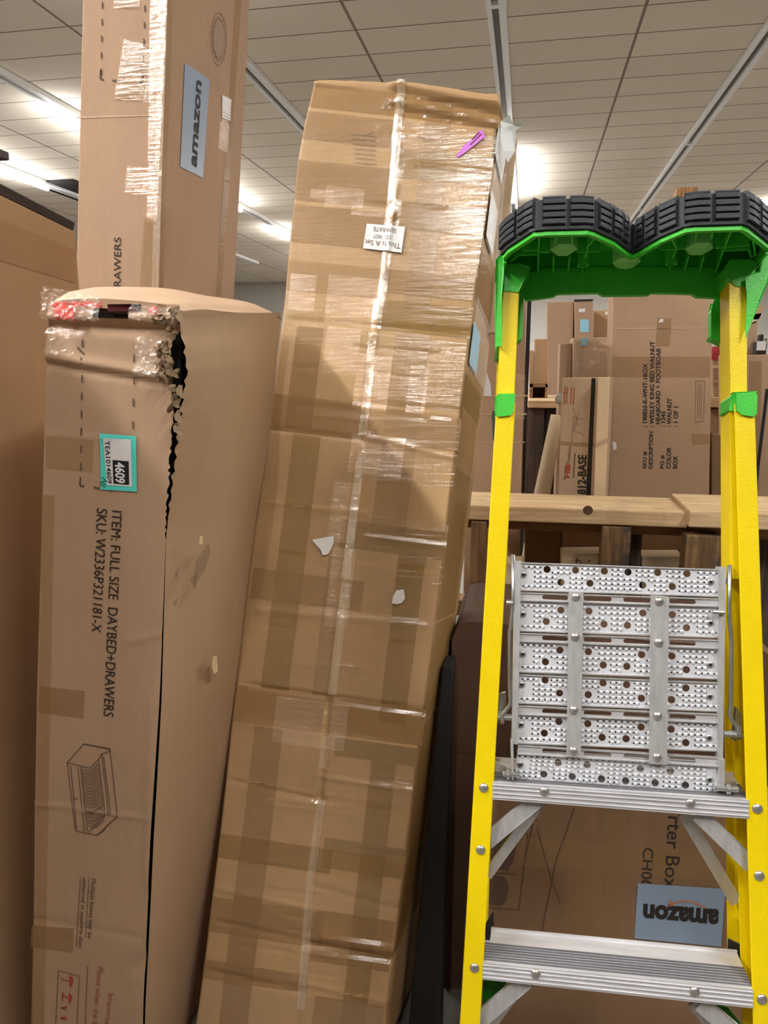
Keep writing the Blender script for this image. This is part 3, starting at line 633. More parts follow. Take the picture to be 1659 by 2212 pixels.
    lines('printed_text', pan, [[(193, 1896), (185, 2024)], [(175, 1893), (165, 2044)]], 0.0012, ink, root, 0.0015)
    text('printed_text', pan, 'Important:', [(232, 2143), (222, 2232), (235, 2234), (246, 2146)], M['ink_red_soft'], root, 0.0015)
    text('printed_text', pan, 'Please when the box', [(212, 2085), (198, 2230), (210, 2232), (224, 2089)], M['ink_red_soft'], root, 0.0015)
    lines('printed_mark', pan, [[(190, 2085), (184, 2230)], [(172, 2108), (127, 2095)], [(127, 2095), (120, 2230)], [(172, 2108), (166, 2230)]], 0.0012, ink, root, 0.0015)
    def umbrella(cx, cy, s):
        a = [(cx+s*0.55*math.cos(w)*1.0, cy+s*0.95*math.sin(w)) for w in np.linspace(-math.pi/2, math.pi/2, 12)]
        return a
    patch('printed_mark', pan, umbrella(151, 2119, 14), M['ink_red'], root, 0.0015)
    lines('printed_mark', pan, [[(151, 2119), (135, 2115), (133, 2110)]], 0.002, M['ink_red'], root, 0.0015)
    patch('printed_mark', pan, umbrella(149, 2155, 12), M['ink_red'], root, 0.0015)
    lines('printed_mark', pan, [[(148, 2155), (138, 2150)], [(137, 2142), (135, 2160)], [(143, 2180), (133, 2176), (146, 2174)], [(146, 2202), (132, 2198), (144, 2196)]], 0.003, M['ink_red'], root, 0.0015)
    # dashed outline
    ds = []
    for y in list(range(732, 1010, 38)): ds.append([(179 - (y-732)*0.012, y+2), (179-(y-732)*0.012, y+18)])
    for y in list(range(770, 930, 48)): ds.append([(291-(y-770)*0.02, y-5), (291-(y-770)*0.02, y+12)])
    ds += [[(175, 1030), (173, 1048), (183, 1050)], [(203, 1052), (216, 1055)], [(243, 1056), (240, 1062)], [(168, 750), (183, 765)]]
    lines('printed_pattern', pan, ds, 0.0028, ink, root, 0.0016)
    # line drawing of the daybed
    K = lambda *p: [(a/1.954, 1080+b/1.954) for a, b in p]
    dr = [K((355, 1028), (465, 1048), (497, 1335), (410, 1413), (320, 1395), (285, 1107), (355, 1028)), K((285, 1107), (342, 1120), (380, 1130)), K((380, 1130), (418, 1092), (430, 1070), (463, 1060)), K((342, 1120), (370, 1395)),
          K((418, 1092), (445, 1330)), K((430, 1070), (460, 1325)), K((300, 1120), (325, 1390)), K((330, 1122), (358, 1398)), K((445, 1330), (375, 1400)), K((497, 1335), (452, 1372), (440, 1395), (410, 1413)), K((308, 1255), (332, 1262)),
          K((360, 1030), (466, 1050), (463, 1062)), K((380, 1310), (497, 1335)), K((438, 1080), (470, 1325))]
    lines('printed_drawing', pan, dr, 0.0014, ink, root, 0.0016)
    hh = []
    for i in range(18):
        y = 1135+i*14; hh.append(K((345+(i*1.6), y), (380+i*1.3, y+8), (418+i*1.4, y-25)))
    lines('printed_drawing', pan, hh, 0.0032, M['ink_faint'], root, 0.0016)
    # teal sticker (its matrix code is left blank)
    lb = sheet('sticker', pan, [(219, 1057), (297, 1062), (295, 942), (217, 936)], M['label_teal'], root, 0.0022); lb['label'] = 'teal and white inventory sticker'
    sheet('sticker_panel', pan, [(233, 1047), (287, 1051), (284, 949), (225, 946)], M['label_white'], lb, 0.0028)
    sheet('sticker_panel', pan, [(247, 1044), (281, 1047), (280, 996), (245, 993)], M['black'], lb, 0.0032)
    text('sticker_text', pan, '4609', [(250, 997), (251, 1042), (273, 1044), (272, 999)], M['label_white'], lb, 0.0037, bold=0.03)
    text('sticker_text', pan, 'TEA1014609', [(228, 952), (234, 1043), (244, 1044), (239, 952)], M['ink'], lb, 0.0034, bold=0.01)
    lines('sticker_text', pan, [[(222, 1030), (232, 1038), (220, 1040), (232, 1048)], [(218, 1044), (230, 1052)]], 0.0012, M['ink'], lb, 0.0038)
    # gouges on the side wall
    def sp(y, u, off=0.003): return side_pt((2420-y)/(2420-668), u)+np.array([off, 0, 0])
    for (x, y) in ((430, 1165), (460, 1435)):
        for u in np.linspace(0.02, 0.98, 60):
            pass
    SP = Panel(side_pt(0.5, 0.5)+np.array([0.012, 0, 0]), (0, 1, 0), side_pt(0.8, 0.5)-side_pt(0.2, 0.5))
    for q in ([(428, 1157), (434, 1157), (433, 1175), (426, 1175)], [(456, 1418), (465, 1415), (467, 1450), (458, 1455), (454, 1440)]):
        patch('gouge', SP, q, M['kraft_pale'], root, 0.004)
    sm = M['smear']
    for q in ([(418, 1210), (445, 1172), (450, 1190), (440, 1225), (412, 1270)], [(405, 1250), (420, 1235), (418, 1275)], [(370, 1245), (380, 1225), (378, 1250)], [(368, 1300), (380, 1290), (372, 1312)]):
        patch('smear', SP, q, sm, root, 0.005)
daybed_carton()

# ------------------------------------------------------------------ cartons
def carton(name, label, quad, Y, depth, mat, z0=0.0, yaw=0.0, k=0.0, group=None, ref=None, cat='carton', bevel=0.004, dx=0.0):
    """quad = pixel rows bl, br, tr, tl of the front face, which stands at distance Y (leaning back k metres per metre).
    The bottom edge is carried down to height z0."""
    e1 = (math.cos(yaw), math.sin(yaw), 0); r = ref or quad[0]
    pan = Panel(atY(r[0], r[1], Y), e1, (0, k, 1))
    q = [pan.p(*c) for c in quad]
    if z0 is not None:
        for a, b in ((0, 3), (1, 2)):
            u = q[b]-q[a]
            if abs(u[2]) > 1e-6: q[a] = q[b] - u*((q[b][2]-z0)/u[2])
    d = -pan.n*depth; d = np.array([d[0]+dx, d[1], 0]);
    V = q + [p+d for p in q]
    o = mesh(name, V, HEXF, mat, None, loc=(np.mean([p[0] for p in q]), np.mean([p[1] for p in q]), min(p[2] for p in q)), bevel=bevel)
    tag(o, label, cat, group); return o, pan
def side_panel(pan, pxy, depthdir=(0, 1, 0)):
    """the side wall meeting the front panel along an edge through pxy (two pixel points on the edge)"""
    a, b = pan.p(*pxy[0]), pan.p(*pxy[1])
    s = Panel(a, depthdir, b-a); return s

def back_left():
    o, pan = carton('tall_carton', 'tall narrow carton with blue-gray side label, rising out of the picture behind the torn carton', [(163, 640), (342, 640), (376, -420), (188, -420)], 2.0, 0.55, M['kraft_pink'], ref=(165, 600))
    S = side_panel(pan, [(342, 640), (376, -420)])
    S.n = np.cross(S.e1, S.e2);  S.n = S.n if S.n[0] > 0 else -S.n
    lb = sheet('sticker', S, [(388, 360), (437, 384), (452, 172), (398, 136)], M['label_blue'], o, 0.002); lb['label'] = 'blue-gray shipping label'
    # reads upwards: first letter at the bottom, tops to the left
    text('sticker_text', S, 'amazon', [(423, 364), (434, 178), (423, 170), (412, 355)], M['ink'], lb, 0.003, bold=0.025)
    # round stamp
    cxy = (472, 84); ell = lambda s, n=28: [(cxy[0]+17*s*math.cos(w)-0.0*math.sin(w), cxy[1]+57*s*math.sin(w)) for w in np.linspace(0, 2*math.pi, n)]
    lines('round_stamp', S, [ell(1.0), ell(0.78)], 0.0028, M['ink_gray'], o, 0.002)
    patch('round_stamp', S, ell(0.72, 20)[:-1], M['ink_gray'], o, 0.0018)
    rs = random.Random(4)
    lines('round_stamp', S, [[(472+15*math.cos(w), 84+50*math.sin(w)), (472+13*math.cos(w), 84+46*math.sin(w))] for w in np.linspace(0.2, 6.1, 16)], 0.004, M['ink_faint'], o, 0.0022)
    sheet('tape_strip', S, [(343, 640), (352, 640), (376, -40), (363, -40)], M['tape_light'], o, 0.0012)
    sheet('tape_strip', S, [(466, 640), (478, 640), (524, -40), (511, -40)], M['tape_light'], o, 0.0012)
    sheet('barcode', S, [(479, 235), (496, 245), (499, 215), (482, 208)], M['label_white'], o, 0.002)
    lines('barcode_lines', S, [[(478, 208+i*6), (497, 217+i*6)] for i in range(8)], 0.006, M['label_white'], o, 0.0024)
    for q in ([(470, 320), (490, 330), (494, 270), (474, 262)], [(476, 300), (490, 306), (494, 210), (480, 205)]):
        sheet('clear_tape', S, q, M['tape_wrinkle'], o, 0.0028)
    # front: seam tape at the corner, tape pieces, printing
    sheet('seam_tape', pan, [(328, 640), (343, 640), (363, -40), (346, -40)], M['tape_seam'], o, 0.002)
    sheet('clear_tape', pan, [(318, 480), (340, 480), (362, -40), (326, -40)], M['tape_wrinkle'], o, 0.0026)
    sheet('clear_tape', pan, [(270, 418), (336, 424), (338, 366), (276, 358)], M['tape_wrinkle'], o, 0.0022)
    sheet('tape_strip', pan, [(247, 216), (306, 219), (330, 100), (268, 84)], M['tape_light'], o, 0.0012)
    sheet('clear_tape', pan, [(247, 216), (330, 222), (332, 110), (268, 84)], M['tape_clear'], o, 0.0018)
    sheet('tape_strip', pan, [(246, 18), (302, 20), (304, -40), (246, -40)], M['tape_brown'], o, 0.0012)
    sheet('tape_strip', pan, [(300, 640), (334, 640), (340, 470), (312, 470)], M['tape_light'], o, 0.0012)
    sheet('crease_line', pan, [(165, 256), (350, 250), (350, 247), (165, 252)], M['kraft_light'], o, 0.0010)
    text('printed_text', pan, 'DRAWERS', [(262, 640), (262, 513), (247, 512), (246, 639)], M['ink'], o, 0.0015)
    ds = [[(222-(y)*0.02, y), (222-(y)*0.02, y+14)] for y in range(5, 150, 36)] + [[(314-y*0.03, y), (314-y*0.03, y+14)] for y in range(12, 160, 36)]
    ds += [[(218, 152), (217, 171), (224, 172)], [(309, 160), (308, 179), (301, 178)], [(243, 174), (252, 175)]]
    lines('printed_pattern', pan, ds, 0.004, M['ink_soft'], o, 0.0016)
back_left()

def far_left():
    X = -1.15
    a, b = atX(163, 500, X), atX(0, 420, X)
    u = unit(b-a); f = b + u*0.9
    top = [a, f]
    V = [(X, f[1], 0), (X, a[1], 0), (X, a[1], a[2]), (X, f[1], f[2]), (X-0.6, f[1], 0), (X-0.6, a[1], 0), (X-0.6, a[1], a[2]), (X-0.6, f[1], f[2])]
    o = mesh('wide_carton', V, HEXF, M['kraft_orange'], loc=(X-0.3, (a[1]+f[1])/2, 0), bevel=0.004)
    tag(o, 'wide orange-brown carton at the left edge, dark board lying on its top', 'carton')
    S = Panel(a, (0, 1, 0), (0, 0, 1)); S.n = np.array([1.0, 0, 0])
    sheet('tape_band', S, [(-60, 545), (163, 612), (163, 540), (-60, 450)], cardboard('tape_tan', (172, 134, 98)), o, 0.001)
    bd = mesh('dark_board', [a+[-.005, 0, .001], f+[-.005, 0, .001], f+[-.25, 0, .001], a+[-.25, 0, .001], a+[0.002, 0, .022], f+[0.002, 0, .030], f+[-.25, 0, .030], a+[-.25, 0, .022]], HEXF, plain('black_brown_board', (58, 46, 48), 0.6), bevel=0.003)
    tag(bd, 'dark purple-brown board lying on top of the wide carton at the left edge', 'board')
    c = atX(24, 412, X)
    bb = mesh('foam_strip', *boxv((X-0.12, c[1]-0.4, c[2]+0.062), (X+0.004, c[1], c[2]+0.080)), plain('gray_purple_foam', (84, 70, 74), 0.8), bevel=0.003)
    tag(bb, 'short gray strip on the dark board in the top left of the carton pile', 'strip')
far_left()

def lower_right():
    # big low carton behind the ladder
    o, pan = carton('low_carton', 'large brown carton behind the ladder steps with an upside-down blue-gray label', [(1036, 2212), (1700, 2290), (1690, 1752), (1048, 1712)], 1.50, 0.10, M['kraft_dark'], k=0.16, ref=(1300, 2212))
    tx = M['ink']
    text('printed_text', pan, 'rter Boxes', [(1443, 1762), (1432, 1955), (1461, 1958), (1474, 1765)], tx, o, 0.0012)
    text('printed_text', pan, 's', [(1427, 2044), (1426, 2060), (1450, 2062), (1451, 2046)], tx, o, 0.0012)
    text('printed_text', pan, 'CH001122', [(1389, 1830), (1379, 1988), (1402, 1990), (1412, 1832)], tx, o, 0.0012)
    lb = sheet('sticker', pan, [(1370, 2026), (1557, 2044), (1567, 1919), (1377, 1907)], M['label_blue'], o, 0.002); lb['label'] = 'blue-gray shipping label, upside down'
    text('sticker_text', pan, 'amazon', [(1553, 1962), (1390, 1950), (1388, 1981), (1551, 1996)], tx, lb, 0.003, bold=0.045)
    arc = [(1443+ (1523-1443)*t, 1955-13*math.sin(math.pi*t)**0.8 + 6*t) for t in np.linspace(0, 1, 14)]
    lines('sticker_mark', pan, [arc, [(1443, 1955), (1449, 1943)], [(1443, 1955), (1456, 1953)]], 0.004, M['orange'], lb, 0.003)
    for q in ([(1300, 2040), (1352, 2046), (1352, 1760), (1305, 1756)], [(1220, 2040), (1300, 2046), (1304, 1880), (1228, 1872)]):
        sheet('tape_strip', pan, q, M['tape_brown'], o, 0.001)
    sheet('tape_strip', pan, [(1102, 1870), (1560, 1905), (1562, 1840), (1106, 1808)], M['tape_brown'], o, 0.0008)
    for p in ([(1058, 1875), (1095, 1880), (1108, 1860), (1118, 1815), (1110, 1800), (1066, 1796)], [(1050, 1952), (1082, 1956), (1093, 1945), (1098, 1910), (1088, 1893), (1050, 1888)]):
        patch('printed_mark', pan, p, M['ink_soft'], o, 0.0012)
    lines('printed_mark', pan, [[(1050, 1800), (1140, 1800), (1120, 1965), (1050, 1960)], [(1240, 1745), (1200, 1860), (1170, 2010)], [(1160, 1790), (1190, 1900), (1210, 1950)], [(1060, 1885), (1115, 1888)], [(1150, 1780), (1135, 1850)]], 0.002, M['ink_soft'], o, 0.0012)
    # big dark wrapped bundle behind it, its top rounded over
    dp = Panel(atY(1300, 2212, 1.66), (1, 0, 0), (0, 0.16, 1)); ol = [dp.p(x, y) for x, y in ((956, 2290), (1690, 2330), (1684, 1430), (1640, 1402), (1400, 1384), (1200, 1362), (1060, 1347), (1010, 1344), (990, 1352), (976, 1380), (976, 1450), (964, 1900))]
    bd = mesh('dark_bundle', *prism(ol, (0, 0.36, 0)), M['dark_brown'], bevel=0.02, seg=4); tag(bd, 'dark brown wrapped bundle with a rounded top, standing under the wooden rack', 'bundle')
    sheet('tape_strip', dp, [(955, 1620), (1660, 1700), (1660, 1640), (958, 1560)], M['dark_brown'], bd, 0.002)
    # wooden rack: planks, rail, posts
    Yf = 2.35
    zt = atY(1250, 1099, Yf)[2]
    def plank(name, label, x0, x1, Y, y_top, y_bot, y_back, mat, cat='plank', yr=1250):
        a, b = atY(x0, y_top, Y), atY(x1, y_top, Y); z = atY(yr, y_top, Y)[2]; zb = atY(yr, y_bot, Y)[2]
        yb = Y+0.05
        d = ray(yr, y_back); t = (z-EYE)/d[2]; yb = (d*t)[1]
        o = mesh(name, *boxv((a[0], Y, zb), (b[0], yb, z)), mat, bevel=0.005); tag(o, label, cat); return o, z, zb, yb
    p1, z1, zb1, yb1 = plank('shelf_plank', 'pale pine plank across the wooden rack behind the ladder, left piece with a dark knot', 985, 1489, Yf, 1099, 1132, 1069, M['wood'])
    P1 = Panel(atY(1200, 1110, Yf), (1, 0, 0), (0, 0, 1))
    kn = [(1270+11*math.cos(w)*1.0, 1100+10*math.sin(w)+2) for w in np.linspace(0, 2*math.pi, 15)][:-1]
    patch('knot', P1, kn, plain('dark_knot', (92, 66, 50), 0.7), p1, 0.001)
    p2, *_ = plank('shelf_plank', 'pale pine plank across the wooden rack behind the ladder, right piece', 1490, 1760, Yf-0.04, 1106, 1142, 1069, M['wood'], yr=1560)
    z2 = zb1-0.003
    a = atY(1000, 1140, Yf+0.06); b = atY(1560, 1140, Yf+0.06); zr = atY(1250, 1151, Yf+0.06)[2]
    rl = mesh('rack_rail', *boxv((a[0], Yf+0.07, zr), (atY(1700, 1140, Yf)[0], Yf+0.11, z2)), M['wood_mid'], bevel=0.003); tag(rl, 'thin brown rail right under the pine planks of the rack', 'rail')
    def post(label, x0, x1, Y, mat, zt_, th=0.09, zb_=0.0):
        q0, q1 = atY(x0, 1200, Y), atY(x1, 1200, Y)
        o = mesh('rack_post', *boxv((q0[0], Y, zb_), (q1[0], Y+th, zt_)), mat, bevel=0.004); tag(o, label, 'post'); return o
    post('weathered stained post under the plank, middle of the rack', 1297, 1360, Yf+0.0, M['wood_worn'], z2-0.001, 0.06)
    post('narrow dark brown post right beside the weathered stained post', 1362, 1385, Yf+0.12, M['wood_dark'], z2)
    post('wide worn post of the rack beside the right ladder leg', 1480, 1557, Yf-0.03, M['wood_worn'], z2-0.012, 0.08)
    post('brown post of the rack between the taped carton and the left ladder leg', 1016, 1050, Yf, M['wood_z'], z2-0.001, 0.06)
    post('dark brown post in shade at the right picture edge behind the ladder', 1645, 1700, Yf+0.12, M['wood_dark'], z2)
    o = mesh('rack_board', *boxv((atY(960, 1300, Yf)[0], Yf-0.08, atY(1050, 1334, Yf-0.08)[2]), (atY(1108, 1300, Yf)[0], Yf-0.001, atY(1050, 1300, Yf-0.08)[2])), M['wood_mid'], bevel=0.004); tag(o, 'short low board of the rack between the taped carton and the left ladder leg', 'board')
    # cartons stored inside the rack
    C1 = lambda *a, **k: carton(*a, **k)
    zf = atY(1300, 1160, 2.7)[2]+0.25
    o, _ = C1('stored_carton', 'orange-brown carton in the rack right of the left ladder leg', [(1133, 1300), (1213, 1300), (1213, 1120), (1133, 1120)], 2.62, 0.08, M['kraft_dark'])
    o, _ = C1('stored_carton', 'plain carton in the rack left of the weathered post, beside the orange-brown one', [(1214, 1300), (1300, 1300), (1300, 1120), (1214, 1120)], 2.62, 0.05, M['kraft'])
    o, _ = C1('stored_carton', 'plain carton in the rack between the weathered post and the wide worn post', [(1372, 1300), (1490, 1300), (1490, 1120), (1372, 1120)], 2.75, 0.15, M['kraft'])
    o, pp = C1('stored_carton', 'pale low carton under the plank, left of the weathered post', [(1213, 1330), (1300, 1330), (1300, 1196), (1213, 1196)], 2.5, 0.10, M['kraft_pale'])
    lines('printed_mark', pp, [[(1242, 1212), (1252, 1210), (1256, 1216)], [(1270, 1213), (1276, 1209)], [(1246, 1205), (1246, 1216)]], 0.003, M['ink'], o, 0.001)
    C1('stored_carton', 'pale low carton under the plank, right of the weathered post', [(1386, 1330), (1476, 1330), (1476, 1203), (1386, 1203)], 2.5, 0.10, M['kraft_pale'])
    C1('stored_carton', 'pale low carton peeking out between the left ladder leg and the metal platform', [(1052, 1330), (1130, 1330), (1130, 1216), (1052, 1216)], 2.5, 0.10, M['kraft_pale'])
    C1('stored_carton', 'pale carton behind the rack right of the yellow ladder legs', [(1600, 1330), (1644, 1330), (1644, 1150), (1600, 1150)], 2.6, 0.2, M['kraft'])
lower_right()
o, _ = carton('shade_filler', 'added black block darkening the gap between the taped carton and the ladder, low', [(880, 2240), (950, 2240), (978, 1440), (956, 1440)], 1.49, 0.08, plain('shade_filler_black', (16, 14, 13), 0.8), cat='shade block', k=0.24)  # black block added to give this gap its deep shade

def background():
    K = M
    # slab and carton just behind the taped carton
    o, _ = carton('thin_slab', 'thin cardboard slab edge sticking up behind the tall taped carton', [(1040, 720), (1072, 720), (1117, 297), (1100, 290)], 2.06, 0.05, K['kraft_light'], z0=None, k=0.1)
    o, pa = carton('stored_carton', 'plain tall carton behind the left ladder leg', [(1005, 1065), (1126, 1065), (1139, 560), (1015, 560)], 2.75, 0.35, K['kraft'])
    for q in ([(1000, 858), (1140, 856), (1140, 853), (1000, 855)], [(1000, 896), (1138, 896), (1138, 893), (1000, 893)], [(1000, 958), (1134, 956), (1134, 954), (1000, 956)]):
        sheet('crease_line', pa, q, K['kraft_light'], o, 0.001)
    sheet('clear_tape', pa, [(1110, 905), (1134, 905), (1136, 810), (1112, 805)], K['tape_wrinkle'], o, 0.002)
    patch('torn_tag', pa, [(1042, 855), (1062, 856), (1060, 830), (1052, 805), (1046, 806), (1047, 828)], K['label_white'], o, 0.002)
    # dark upright and shelf
    a, b = atY(1139, 650, 3.2), atY(1148, 650, 3.2)
    o = mesh('black_pole', *boxv((a[0], 3.2, 0), (b[0], 3.23, 2.05)), M['black']); tag(o, 'thin black upright pole right of the left ladder leg, against the gray wall', 'pole')
    t = empty('wooden_shelf', (atY(1175, 870, 3.5)[0], 3.5, 0)); tag(t, 'dark wooden shelf with a pale board edge, behind the left ladder leg', 'shelf')
    zb, ztp = atY(1175, 881, 3.5)[2], atY(1175, 866, 3.5)[2]
    mesh('board', *boxv((atY(1141, 870, 3.5)[0], 3.5, zb), (atY(1230, 870, 3.5)[0], 4.2, ztp)), K['wood'], t)
    mesh('upright', *boxv((atY(1133, 900, 3.52)[0], 3.52, 0), (atY(1176, 900, 3.52)[0], 3.60, zb)), K['wood_dark'], t)
    mesh('upright', *boxv((atY(1176, 900, 3.56)[0], 3.60, 0), (atY(1182, 900, 3.56)[0]+0.1, 3.64, zb)), K['wood_dark'], t)
    c = lambda x, y, Y: atY(x, y, Y)
    mesh('brace', *prism([c(1180, 884, 3.55), c(1212, 884, 3.55), c(1206, 910, 3.55), c(1190, 935, 3.55), c(1180, 920, 3.55)], (0, 0.03, 0)), K['wood_dark'], t)
    # crate with dark inside and small cartons on the shelf
    t = empty('open_crate', (c(1162, 866, 3.8)[0], 3.8, ztp)); tag(t, 'small open crate with a dark inside standing on the wooden shelf', 'crate')
    x0, x1, z0, z1 = c(1143, 866, 3.8)[0], c(1182, 866, 3.8)[0], ztp, c(1162, 831, 3.8)[2]
    mesh('frame', *join([boxv((x0, 3.8, z0), (x0+0.016, 4.0, z1)), boxv((x1-0.012, 3.8, z0), (x1, 4.0, z1)), boxv((x0, 3.8, z1-0.012), (x1, 4.0, z1))]), K['wood_mid'], t)
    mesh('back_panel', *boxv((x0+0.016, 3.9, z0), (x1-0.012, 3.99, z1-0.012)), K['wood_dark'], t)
    carton('small_carton', 'small orange-brown carton on the crate, tall one under the gray wall', [(1155, 831), (1183, 831), (1183, 732), (1155, 732)], 3.85, 0.2, K['kraft_orange'], z0=z1+0.001)
    carton('small_carton', 'small low orange-brown carton on the crate beside the black pole', [(1143, 831), (1154, 831), (1154, 757), (1143, 757)], 3.85, 0.2, K['kraft_orange'], z0=z1+0.001)
    carton('stored_carton', 'tall smooth brown carton against the gray wall, leftmost of the far row', [(1184, 1000), (1236, 1000), (1239, 650), (1182, 652)], 4.5, 0.3, K['kraft_pink'])
    o, p = carton('stored_carton', 'brown carton with a small sky-blue label in the far row', [(1246, 1000), (1279, 1000), (1281, 648), (1241, 648)], 4.45, 0.3, K['kraft_pink'])
    sheet('sticker', p, [(1253, 718), (1272, 717), (1272, 690), (1253, 690)], K['label_glare_sky'], o, 0.002)
    sheet('sticker', p, [(1250, 675), (1264, 674), (1264, 666), (1250, 667)], K['label_white'], o, 0.002)
    sheet('top_edge', p, [(1240, 652), (1281, 650), (1281, 646), (1240, 647)], K['black'], o, 0.002)
    o, p = carton('stored_carton', 'lighter orange carton with a tiny white label in the far row', [(1282, 1000), (1340, 1000), (1340, 669), (1282, 671)], 4.8, 0.3, K['kraft_orange'])
    sheet('sticker', p, [(1307, 680), (1317, 680), (1317, 673), (1307, 673)], K['label_white'], o, 0.002)
    # film-wrapped carton
    o, p = carton('wrapped_carton', 'brown carton wrapped in clear film with a small blue label on top', [(1234, 1100), (1322, 1100), (1332, 729), (1238, 729)], 3.25, 0.25, K['kraft'])
    carton('stored_carton', 'low brown carton left beside the film-wrapped carton', [(1198, 1100), (1230, 1100), (1236, 741), (1210, 742)], 3.3, 0.2, K['kraft_pink'])
    sheet('stretch_film', p, [(1238, 815), (1329, 812), (1333, 727), (1236, 732)], K['wrap'], o, 0.004, n=(10, 10))
    sheet('sticker', p, [(1255, 747), (1269, 746), (1269, 729), (1256, 730)], K['label_glare_sky'], o, 0.008)
    sheet('tape_strip', p, [(1238, 812), (1256, 812), (1262, 732), (1240, 734)], K['tape_light'], o, 0.002)
    # base carton turned a little, pale side
    t, p = carton('flat_pack_carton', 'upright flat-pack carton with a black stripe and large item number, behind the ladder', [(1205, 1066), (1281, 1066), (1291, 816), (1213, 816)], 2.8, 0.16, K['kraft_light'], yaw=-0.45, dx=0.0)
    sheet('stripe', p, [(1266, 1070), (1276, 1070), (1287, 817), (1278, 817)], K['black'], t, 0.001)
    text('printed_text', p, '812-BASE', [(1266, 1068), (1268, 983), (1249, 982), (1247, 1067)], K['ink'], t, 0.001, bold=0.03)
    text('printed_text', p, 'Round', [(1222, 1035), (1224, 1008), (1218, 1008), (1217, 1035)], K['ink_soft'], t, 0.001)
    text('printed_text', p, 'Hill', [(1231, 1032), (1233, 1004), (1222, 1003), (1220, 1031)], K['ink_red'], t, 0.001, bold=0.03)
    text('printed_text', p, 'Furniture', [(1231, 1001), (1235, 965), (1227, 964), (1223, 1000)], K['ink_soft'], t, 0.001)
    lines('printed_text', p, [[(1239, 1032), (1242, 978)]], 0.004, K['ink_soft'], t, 0.001)
    lines('printed_mark', p, [[(1219, 874), (1221, 834)], [(1224, 872), (1226, 836)], [(1233, 873), (1235, 836)], [(1239, 874), (1241, 838)], [(1217, 850), (1226, 846)]], 0.004, K['ink_red_soft'], t, 0.001)
    lines('printed_drawing', p, [[(1235, 955), (1240, 900), (1250, 905), (1262, 905)], [(1237, 880), (1246, 902), (1240, 930), (1262, 940)], [(1250, 890), (1245, 920), (1256, 915)]], 0.004, K['ink_gray'], t, 0.001)
    sheet('tape_strip', p, [(1207, 962), (1286, 966), (1286, 957), (1207, 953)], K['tape_light'], t, 0.0008)
    S = Panel(p.p(1284, 1000), (math.sin(0.45), math.cos(0.45), 0), p.p(1291, 816)-p.p(1281, 1066)); S.n = np.cross(S.e1, S.e2); S.n = S.n*(1 if S.n[0] > 0 else -1)
    o, _ = carton('wood_slat_bundle', 'pale wooden slat bundle standing right against the striped flat-pack carton', [(1283, 1066), (1308, 1066), (1318, 815), (1292, 815)], 2.68, 0.04, K['kraft_pale'], bevel=0.002, cat='wood bundle')
    lines('tie_band', Panel(atY(1295, 950, 2.679), (1, 0, 0), (0, 0, 1)), [[(1287, 962), (1313, 950)]], 0.014, K['kraft_light'], o, 0.001)
    a, b = atY(1203, 897, 3.16), atY(1172, 1062, 3.16)
    d = (b-a)*3.0
    o = mesh('cardboard_tube', *tube([a, a+d*0.4, a+d*1.3], [0.025, 0.036, 0.036], 18), K['kraft_pale'], loc=a+d*1.3, smooth=True); tag(o, 'pale rolled tube leaning against the striped flat-pack carton', 'tube')
    m_ = mesh('crumpled_plastic', *dome(atY(1211, 862, 2.95), (0, -1, 0.3), 0.022, 0.02), K['label_white'], smooth=True); tag(m_, 'small white crumpled scrap at the corner above the rolled tube', 'scrap')
    # king bed carton
    o, p = carton('bed_carton', 'big brown carton with printed lines of item text, behind the middle of the ladder', [(1313, 1110), (1531, 1110), (1542, 560), (1327, 560)], 3.0, 0.2, K['kraft'])
    def up(s, x0, x1, ya, yb, bold=0.02):
        text('printed_text', p, s, [(x1, ya), (x1+1, yb), (x0+1, yb), (x0, ya)], K['ink'], o, 0.0015, bold)
    up('SKU #', 1388, 1397, 1012, 975); up(': 190850-K-WNT-1BOX', 1388, 1398, 922, 785)
    up('DESCRIPTION', 1401, 1410, 1012, 932); up(': WESLEY KING BED WALNUT', 1403, 1413, 922, 737)
    up('HEABOARD + FOOTBOAR', 1416, 1426, 916, 751)
    up('PO #', 1426, 1435, 1012, 983); up(': 1245', 1427, 1437, 922, 888)
    up('COLOR', 1439, 1449, 1012, 966); up(': WALNUT', 1440, 1450, 922, 860)
    up('BOX', 1453, 1463, 1012, 985); up(': 1 OF 1', 1454, 1464, 922, 878)
    lines('printed_frame', p, [[(1501, 912), (1520, 910), (1522, 822), (1503, 823), (1501, 912)]] + [[(1506+i*4, 905), (1508+i*4, 830)] for i in range(3)], 0.002, K['ink_faint'], o, 0.0012)
    sheet('tape_strip', p, [(1416, 748), (1447, 748), (1450, 688), (1420, 686)], K['tape_light'], o, 0.001)
    sheet('crease_line', p, [(1322, 711), (1536, 710), (1536, 708), (1322, 708)], K['kraft_light'], o, 0.001)
    sheet('tape_strip', p, [(1318, 815), (1534, 815), (1534, 770), (1320, 770)], K['tape_light'], o, 0.0008)
    sheet('tape_strip', p, [(1494, 960), (1532, 960), (1532, 937), (1494, 937)], K['tape_light'], o, 0.001)
    patch('torn_tag', p, [(1422, 697), (1432, 696), (1433, 689), (1426, 689)], K['label_white'], o, 0.002)
    patch('torn_tag', p, [(1324, 972), (1332, 970), (1331, 956), (1323, 954)], K['label_white'], o, 0.002)
    # narrow view between the bed carton and the right ladder legs
    o, q = carton('stored_carton', 'carton with a dark red stamp, seen between the printed carton and the ladder leg', [(1540, 852), (1587, 852), (1587, 745), (1538, 747)], 3.6, 0.3, K['kraft'], z0=atY(1560, 857, 3.6)[2])
    patch('printed_mark', q, [(1536, 777), (1548, 779), (1554, 770), (1553, 750), (1543, 748), (1536, 752)], plain('dark_red_stamp', (168, 48, 56), 0.7), o, 0.002)
